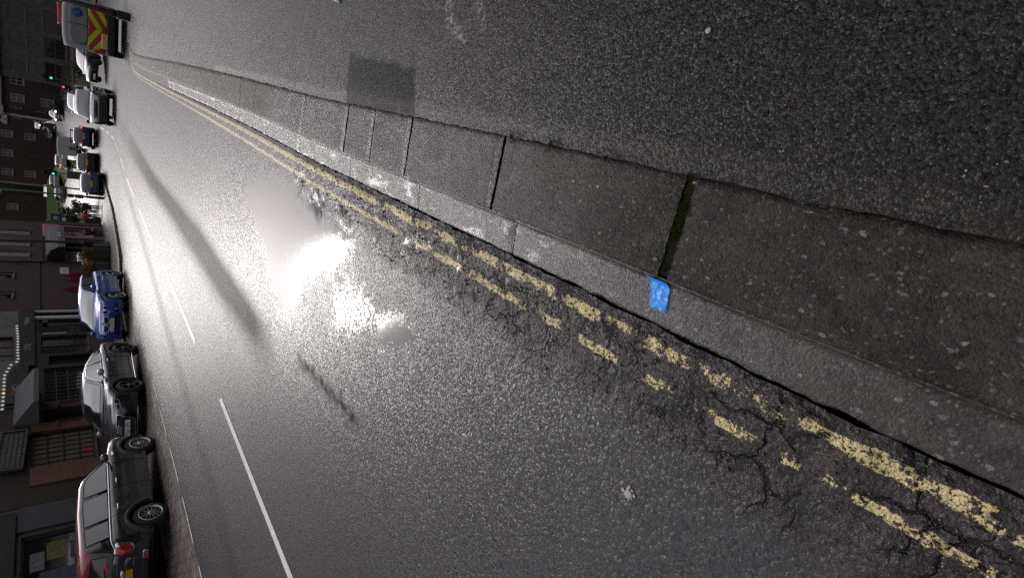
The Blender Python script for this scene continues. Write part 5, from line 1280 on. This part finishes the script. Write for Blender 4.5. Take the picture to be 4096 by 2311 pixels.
# lamp posts
def lamppost(x, y, label, z=None, fat=True, h=6.5, extra=None):
    t = thing('lamp_post', label, 'lamp post', (x, y, zg(x, y)+.11 if z is None else z))
    if fat:
        MB().lathe([(.17, 0), (.17, .10), (.125, .14), (.12, 1.15), (.15, 1.18), (.15, 1.26), (.09, 1.36), (.075, 1.5), (.065, 3), (.05, h)], n=18).build('column', M['pole'], t); MB().box(-.05, .05, -.135, -.115, .5, .95, 0, .008).build('access_door', M['pole'], t)
    else: MB().lathe([(.10, 0), (.10, .9), (.07, 1.0), (.055, h)], n=14).build('column', M['pole'], t)
    MB().tube([(0, 0, h-.05), (.0, -.3, h+.35), (0, -.9, h+.42)], .035, 8).build('arm', M['pole'], t); MB().lathe([(.002, .10), (.10, .08), (.20, -.05), (.002, -.10)], (0, -1.0, h+.38), 'z', 16).build('lantern', M['pole'], t)
    return t
lamppost(-10.45, 38.7, 'black lamp post with a thick base box beside the planters')
t = lamppost(-9.75, 49.6, 'slim black lamp post carrying grey notice boxes behind the blue parked hatchback', fat=False)
for z0, z1 in ((1.2, 1.68), (1.75, 2.1)): MB().box(-.13, .13, -.16, -.06, z0, z1, 0, .01).build('notice_box', M['grey_wall'], t)
lamppost(-10.6, 57.0, 'slim black lamp post standing just behind the one with notice boxes', fat=False)
t = thing('bollard', 'stout black square post on the right pavement in front of the highway van', 'bollard', (1.79, 24.25, KH)); MB().box(-.135, .135, -.135, .135, 0, .36, 0, .012).build('base', M['pole'], t); MB().lathe([(.105, .36), (.105, .5), (.085, .6), (.08, 5.5)], n=18).build('column', M['pole'], t)
# traffic signals
def signal(x, y, label, zh, lit, pole=True, w=.30, h=.95, board=False):
    z = zg(x, y); t = thing('traffic_light', label, 'traffic light', (x, y, z), R(-8)); zh -= z
    MB().tube([(0, .05, 0), (0, .05, zh+.2)], .055, 10).build('pole', M['pole'], t)
    MB().box(-w/2-.12, w/2+.12, -.06, -.04, zh-h/2-.1, zh+h/2+.1, 0, .005).build('backing_board', M['trim'], t); hd = MB().box(-w/2, w/2, -.25, -.061, zh-h/2, zh+h/2, 0, .02).build('head', M['trim'], t)
    for i, c in enumerate(('red', 'amber', 'green')):
        zz = zh + h*.32*(1-i); MB().lathe([(.105, 0), (.105, -.02), (.002, -.035)], (0, -.25, zz), 'y', 16).build('lamp', M['lit_green'] if c == lit == 'green' else (M['lit_red'] if c == lit == 'red' else M['dark']), hd)
        MB().lathe([(.12, 0), (.125, -.16), (.118, -.16), (.112, 0)], (0, -.25, zz), 'y', 16).build('visor', M['trim'], hd)
    if board:
        MB().box(-.36, .36, -.12, -.07, 1.35, 2.35, 0, .01).build('sign_board', M['grey_wall'], t); f = MB(); f.box(-.40, .40, -.13, -.068, 1.28, 1.345); f.box(-.40, .40, -.13, -.068, 2.355, 2.42); f.box(-.40, -.365, -.13, -.068, 1.35, 2.35); f.box(.365, .40, -.13, -.068, 1.35, 2.35); f.box(-.36, .36, -.13, -.121, 1.8, 1.83); f.build('sign_frame', M['trim'], t)
    return t
signal(-11.4, 69, 'traffic light showing green above a grey framed board on the plaza corner', 3.75, 'green', board=True)
signal(-2.4, 75, 'small traffic light showing green at the right side of the junction', 3.95, 'green', w=.26, h=.8); signal(-3.05, 74.4, 'low signal showing red beside the right pavement', 2.55, 'red', w=.22, h=.55)
# blue emblem sign on a post, shop board, dark bins
t = thing('projecting_sign', 'square dark blue sign with a pale flower emblem above the walking people', 'sign', (-14.4, 62, zg(-14.4, 62)+.11), R(-14)); MB().tube([(-.42, .05, 0), (-.42, .05, 3.7)], .045, 8).build('post', M['pole'], t)
MB().box(-.38, .38, -.03, .03, 2.75, 3.55, 0, .01).build('panel', plain('dark_blue_sign', (.012,.03,.055), .4), t); mb = MB()
for i in range(3):
    a = i*math.pi/3+.2; mb.tube([(-.26*math.cos(a), -.036, 3.15-.26*math.sin(a)), (0, -.042, 3.15), (.26*math.cos(a), -.036, 3.15+.26*math.sin(a))], [.03, .075, .03], 6)
mb.build('emblem', plain('pale_emblem', (.22,.33,.38), .5), t)
t = thing('pavement_sign', 'black folding pavement sign standing near the shop corner', 'sign', (-14.0, 59.4, zg(-14, 59.4)+.11), R(-14)); 
for sg in (-1, 1):
    mb = MB(); mb.loft([[(-.35, sg*.26, 0), (.35, sg*.26, 0), (.35, sg*.22, 0), (-.35, sg*.22, 0)], [(-.35, sg*.04, 1.15), (.35, sg*.04, 1.15), (.35, sg*.005, 1.15), (-.35, sg*.005, 1.15)]]); mb.build('board', M['black_wood'], t)
t = thing('pillar', 'pale grey round column at the corner beyond the pink shop', 'pillar', (-13.9, 57.6, zg(-13.9, 57.6)+.11)); MB().lathe([(.22, 0), (.22, .2), (.17, .25), (.16, 3.4), (.24, 3.55), (.24, 3.7)], n=20).build('shaft', M['grey_wall'], t)

# ------------------------------------------------------------------ people
M['skin'] = plain('skin', (.38,.22,.16), .55); M['coat_red'] = plain('red_coat', (.42,.012,.02), .8); M['cloth_dk'] = plain('dark_cloth', (.012,.012,.014), .85); M['denim'] = plain('dark_denim', (.025,.035,.075), .85); M['cloth_gy'] = plain('grey_cloth', (.045,.047,.052), .85); M['cloth_be'] = plain('beige_cloth', (.22,.19,.15), .85); M['hair_g'] = plain('grey_hair', (.22,.20,.18), .8); M['hair_d'] = plain('dark_hair', (.02,.016,.012), .7); M['bag_p'] = plain('pale_bag', (.50,.42,.40), .6)
def skin_mesh(name, verts, edges, rad, mat, parent, sub=2, root=0):
    me = bpy.data.meshes.new(name); me.from_pydata(verts, edges, []); o = bpy.data.objects.new(name, me); COL.objects.link(o)
    m = o.modifiers.new('skin', 'SKIN'); m.use_smooth_shade = True
    if not me.skin_vertices: me.attributes  # the layer is made with the modifier
    sl = me.skin_vertices[0]
    for i, r in enumerate(rad): sl.data[i].radius = (r, r) if not isinstance(r, tuple) else r; sl.data[i].use_root = (i == root)
    u = o.modifiers.new('smooth', 'SUBSURF'); u.levels = sub; u.render_levels = sub
    me.materials.append(mat); o.parent = parent; return o
def person(x, y, hd, H, label, top, legs, hair, stride=.16, lean=0., bag=None, long=False, z=None, hat=False):
    """local: walks towards +x; joints scaled to height H"""
    t = thing('person', label, 'person', (x, y, zg(x, y)+.115 if z is None else z), hd); k = H/1.72; L = lambda a, b, c: ((a + lean*max(0, c-.95))*k, b*k, c*k)
    s_ = stride
    V = [L(0,0,.95), L(.0,0,1.12), L(.0,0,1.36), L(.02,0,1.47), L(.035,0,1.53), L(.045,0,1.62), L(.035,0,1.69),
         L(0,.09,.90), L(s_*.65,.095,.50), L(s_*.9,.10,.10), L(s_*.9+.13,.105,.035), L(0,-.09,.90), L(-s_*.15,-.095,.50), L(-s_*1.15,-.10,.12), L(-s_*1.15+.12,-.105,.04),
         L(0,.18,1.40), L(-s_*.5,.225,1.13), L(s_*.1,.23,.90), L(s_*.25,.225,.80), L(0,-.18,1.40), L(s_*.5,-.225,1.13), L(s_*.9,-.23,.92), L(s_*1.1,-.225,.83)]
    E_ = [(0,1),(1,2),(2,3),(3,4),(4,5),(5,6),(0,7),(7,8),(8,9),(9,10),(0,11),(11,12),(12,13),(13,14),(2,15),(15,16),(16,17),(17,18),(2,19),(19,20),(20,21),(21,22)]
    Rd = [.13,.12,.125,.055,.05,.085,.06,.085,.06,.042,.03,.085,.06,.042,.03,.055,.042,.033,.028,.055,.042,.033,.028]; Rd = [r*k for r in Rd]
    skin_mesh('body', V, E_, Rd, M['skin'], t)
    # trousers or skirt, coat with sleeves, hair, shoes follow the same joints
    skin_mesh('trousers', [V[i] for i in (0,7,8,9,11,12,13)], [(0,1),(1,2),(2,3),(0,4),(4,5),(5,6)], [r*k for r in (.142,.098,.074,.058,.098,.074,.058)], legs, t)
    hem = L(.0, 0, .86 if not long else .55)
    skin_mesh('coat', [V[1], V[0], hem, V[2], V[15], V[16], V[17], V[19], V[20], V[21]], [(0,1),(1,2),(0,3),(3,4),(4,5),(5,6),(3,7),(7,8),(8,9)], [(.150*k, .165*k), (.155*k, .175*k), (.17*k, .19*k), (.145*k, .16*k)] + [r*k for r in (.075,.060,.050,.075,.060,.050)], top, t)
    skin_mesh('hair', [L(.0,0,1.60), L(.01,0,1.68), L(.03,0,1.70)], [(0,1),(1,2)], [.085*k, .098*k, .075*k], hair, t)
    for a, b in ((9, 10), (13, 14)): skin_mesh('shoe', [V[a], (V[a][0], V[a][1], .05*k), V[b]], [(0,1),(1,2)], [.045*k, .050*k, .040*k], M['cloth_dk'], t, 1)
    return t, k
W_ = R(100)
person(-13.0, 57.6, W_, 1.60, 'person in a bright red coat with dark trousers walking away across the plaza', M['coat_red'], M['cloth_dk'], M['hair_g'])
t = thing('shopping_bag', 'dark shopping bag carried beside the person in the red coat', 'bag', (-13.30, 57.5, zg(-13.3, 57.5)+.2), R(10)); MB().box(-.20, .20, -.08, .08, .0, .46, 0, .02).build('bag', M['cloth_gy'], t); MB().tube([(-.1, 0, .46), (-.06, 0, .62), (.06, 0, .62), (.1, 0, .46)], .010, 5).build('strap', M['cloth_dk'], t)
person(-12.25, 57.9, W_, 1.68, 'person in a black jacket and dark jeans walking beside the red coat', M['cloth_dk'], M['denim'], M['hair_d'])
t = thing('shopping_bag', 'pale bag hanging between the two walking people', 'bag', (-12.60, 57.6, zg(-12.6, 57.6)+.42), R(10)); MB().box(-.13, .13, -.07, .07, .0, .50, 0, .03).build('bag', M['bag_p'], t); MB().tube([(-.06, 0, .5), (-.03, 0, .66), (.03, 0, .66), (.06, 0, .5)], .010, 5).build('strap', M['bag_p'], t)
person(-12.45, 49.2, R(-70), 1.50, 'stooping person in dark grey clothes beside the pink shop', M['cloth_gy'], M['cloth_dk'], M['hair_d'], .2, .25)
person(-17.4, 79, W_, 1.72, 'distant person in black walking up the plaza', M['cloth_dk'], M['cloth_dk'], M['hair_g'], z=.95)
person(-18.2, 78, W_, 1.68, 'distant person in a beige coat beside the one in black', M['cloth_be'], M['cloth_dk'], M['hair_d'], z=.75)

# ------------------------------------------------------------------ camera, sky, sun
PITCH, YAW = R(40.83), R(19.10)
ca, sa, cp, sp = math.cos(YAW), math.sin(YAW), math.cos(PITCH), math.sin(PITCH)
fwd = Vector((-sa*cp, ca*cp, -sp)); upv = Vector((-sa*sp, ca*sp, cp)); rgt = Vector((ca, sa, 0))
cam = bpy.data.objects.new('camera', bpy.data.cameras.new('camera')); COL.objects.link(cam)
cam.matrix_world = Matrix(((-upv.x, rgt.x, -fwd.x, 0), (-upv.y, rgt.y, -fwd.y, 0), (-upv.z, rgt.z, -fwd.z, 1.4), (0, 0, 0, 1)))
cam.data.sensor_width = 36; cam.data.sensor_fit = 'HORIZONTAL'; cam.data.lens = 36*2000/4096
cam.data.clip_start = .05; cam.data.clip_end = 3000
sc.camera = cam
SUN_EL, SUN_AZ = R(23.5), R(-18.5)                 # azimuth measured from +Y towards +X
sd = Vector((math.sin(SUN_AZ)*math.cos(SUN_EL), math.cos(SUN_AZ)*math.cos(SUN_EL), math.sin(SUN_EL)))
sun = bpy.data.lights.new('sun', 'SUN'); sun.energy = .5; sun.angle = R(10.5); sun.color = (1., .97, .92)
so = bpy.data.objects.new('sun', sun); COL.objects.link(so); so.rotation_euler = sd.to_track_quat('Z', 'Y').to_euler()
w = bpy.data.worlds.new('World'); sc.world = w; w.use_nodes = True
t = w.node_tree; t.nodes.clear()
def wn(ty, **k):
    x = t.nodes.new(ty)
    for a, v in k.items(): setattr(x, a, v)
    return x
out = wn('ShaderNodeOutputWorld'); bg = wn('ShaderNodeBackground'); sky = wn('ShaderNodeTexSky', sky_type='NISHITA', sun_disc=False)
sky.sun_elevation = SUN_EL; sky.sun_rotation = SUN_AZ; sky.air_density = 1.; sky.dust_density = 1.
hs = wn('ShaderNodeHueSaturation'); hs.inputs['Saturation'].default_value = .16; t.links.new(sky.outputs[0], hs.inputs['Color'])
tc = wn('ShaderNodeTexCoord'); dot = wn('ShaderNodeVectorMath', operation='DOT_PRODUCT'); t.links.new(tc.outputs['Generated'], dot.inputs[0]); dot.inputs[1].default_value = sd
# added falloff: sky dimmed behind the viewer, keeping fronts dark; brighter round the sun
mr = wn('ShaderNodeMapRange', interpolation_type='SMOOTHSTEP'); t.links.new(dot.outputs['Value'], mr.inputs[0])
for i, v in enumerate((-.6, 1.0, .42, .74)): mr.inputs[i+1].default_value = v
cl = wn('ShaderNodeTexNoise'); cl.inputs['Scale'].default_value = 3.2; cl.inputs['Detail'].default_value = 6; t.links.new(tc.outputs['Generated'], cl.inputs['Vector'])
m2 = wn('ShaderNodeMapRange'); t.links.new(cl.outputs[0], m2.inputs[0])
for i, v in enumerate((.3, .7, .75, 1.2)): m2.inputs[i+1].default_value = v
ml = wn('ShaderNodeMath', operation='MULTIPLY'); t.links.new(mr.outputs[0], ml.inputs[0]); t.links.new(m2.outputs[0], ml.inputs[1])
# added dark band low in the sky, dimming reflections on the wet road
sx = wn('ShaderNodeSeparateXYZ'); t.links.new(tc.outputs['Generated'], sx.inputs[0])
n3 = wn('ShaderNodeMath', operation='MULTIPLY_ADD'); t.links.new(cl.outputs[0], n3.inputs[0]); n3.inputs[1].default_value = .10; t.links.new(sx.outputs['Z'], n3.inputs[2])
m4 = wn('ShaderNodeMapRange', interpolation_type='SMOOTHSTEP'); t.links.new(n3.outputs[0], m4.inputs[0])
for i, v in enumerate((.18, .31, .20, 1.)): m4.inputs[i+1].default_value = v
m5 = wn('ShaderNodeMath', operation='MULTIPLY'); t.links.new(ml.outputs[0], m5.inputs[0]); t.links.new(m4.outputs[0], m5.inputs[1]); ml = m5
# overcast: brighter towards the zenith
m6 = wn('ShaderNodeMapRange', interpolation_type='SMOOTHSTEP'); t.links.new(sx.outputs['Z'], m6.inputs[0])
for i, v in enumerate((.36, .80, 1., 2.5)): m6.inputs[i+1].default_value = v
m7 = wn('ShaderNodeMath', operation='MULTIPLY'); t.links.new(ml.outputs[0], m7.inputs[0]); t.links.new(m6.outputs[0], m7.inputs[1]); ml = m7
mx = wn('ShaderNodeVectorMath', operation='SCALE'); t.links.new(hs.outputs[0], mx.inputs[0]); t.links.new(ml.outputs[0], mx.inputs['Scale'])
tn = wn('ShaderNodeVectorMath', operation='MULTIPLY'); t.links.new(mx.outputs[0], tn.inputs[0]); tn.inputs[1].default_value = (1.04, .98, 1.0); t.links.new(tn.outputs[0], bg.inputs['Color']); bg.inputs['Strength'].default_value = .15
t.links.new(bg.outputs[0], out.inputs[0])
sc.view_settings.view_transform = 'Standard'; sc.view_settings.look = 'None'; sc.view_settings.exposure = .5; sc.view_settings.gamma = 1
sc.render.engine = 'CYCLES'; sc.cycles.max_bounces = 6; sc.cycles.use_denoising = False
sc.cycles.sample_clamp_indirect = 4; sc.cycles.sample_clamp_direct = 5

# lettering becomes real mesh, all in one pass
fonts = [o for o in sc.objects if o.type == 'FONT']
dg = bpy.context.evaluated_depsgraph_get()
made = [(o, bpy.data.meshes.new_from_object(o.evaluated_get(dg))) for o in fonts]
for o, me in made:
    n_, pa, mt, ch = o.name, o.parent, o.matrix_local.copy(), list(o.data.materials)
    q = bpy.data.objects.new(n_, me); o.name = 'old'; q.name = n_; COL.objects.link(q); q.parent = pa; q.matrix_local = mt
    me.materials.clear()
    for c_ in ch: me.materials.append(c_)
    COL.objects.unlink(o)
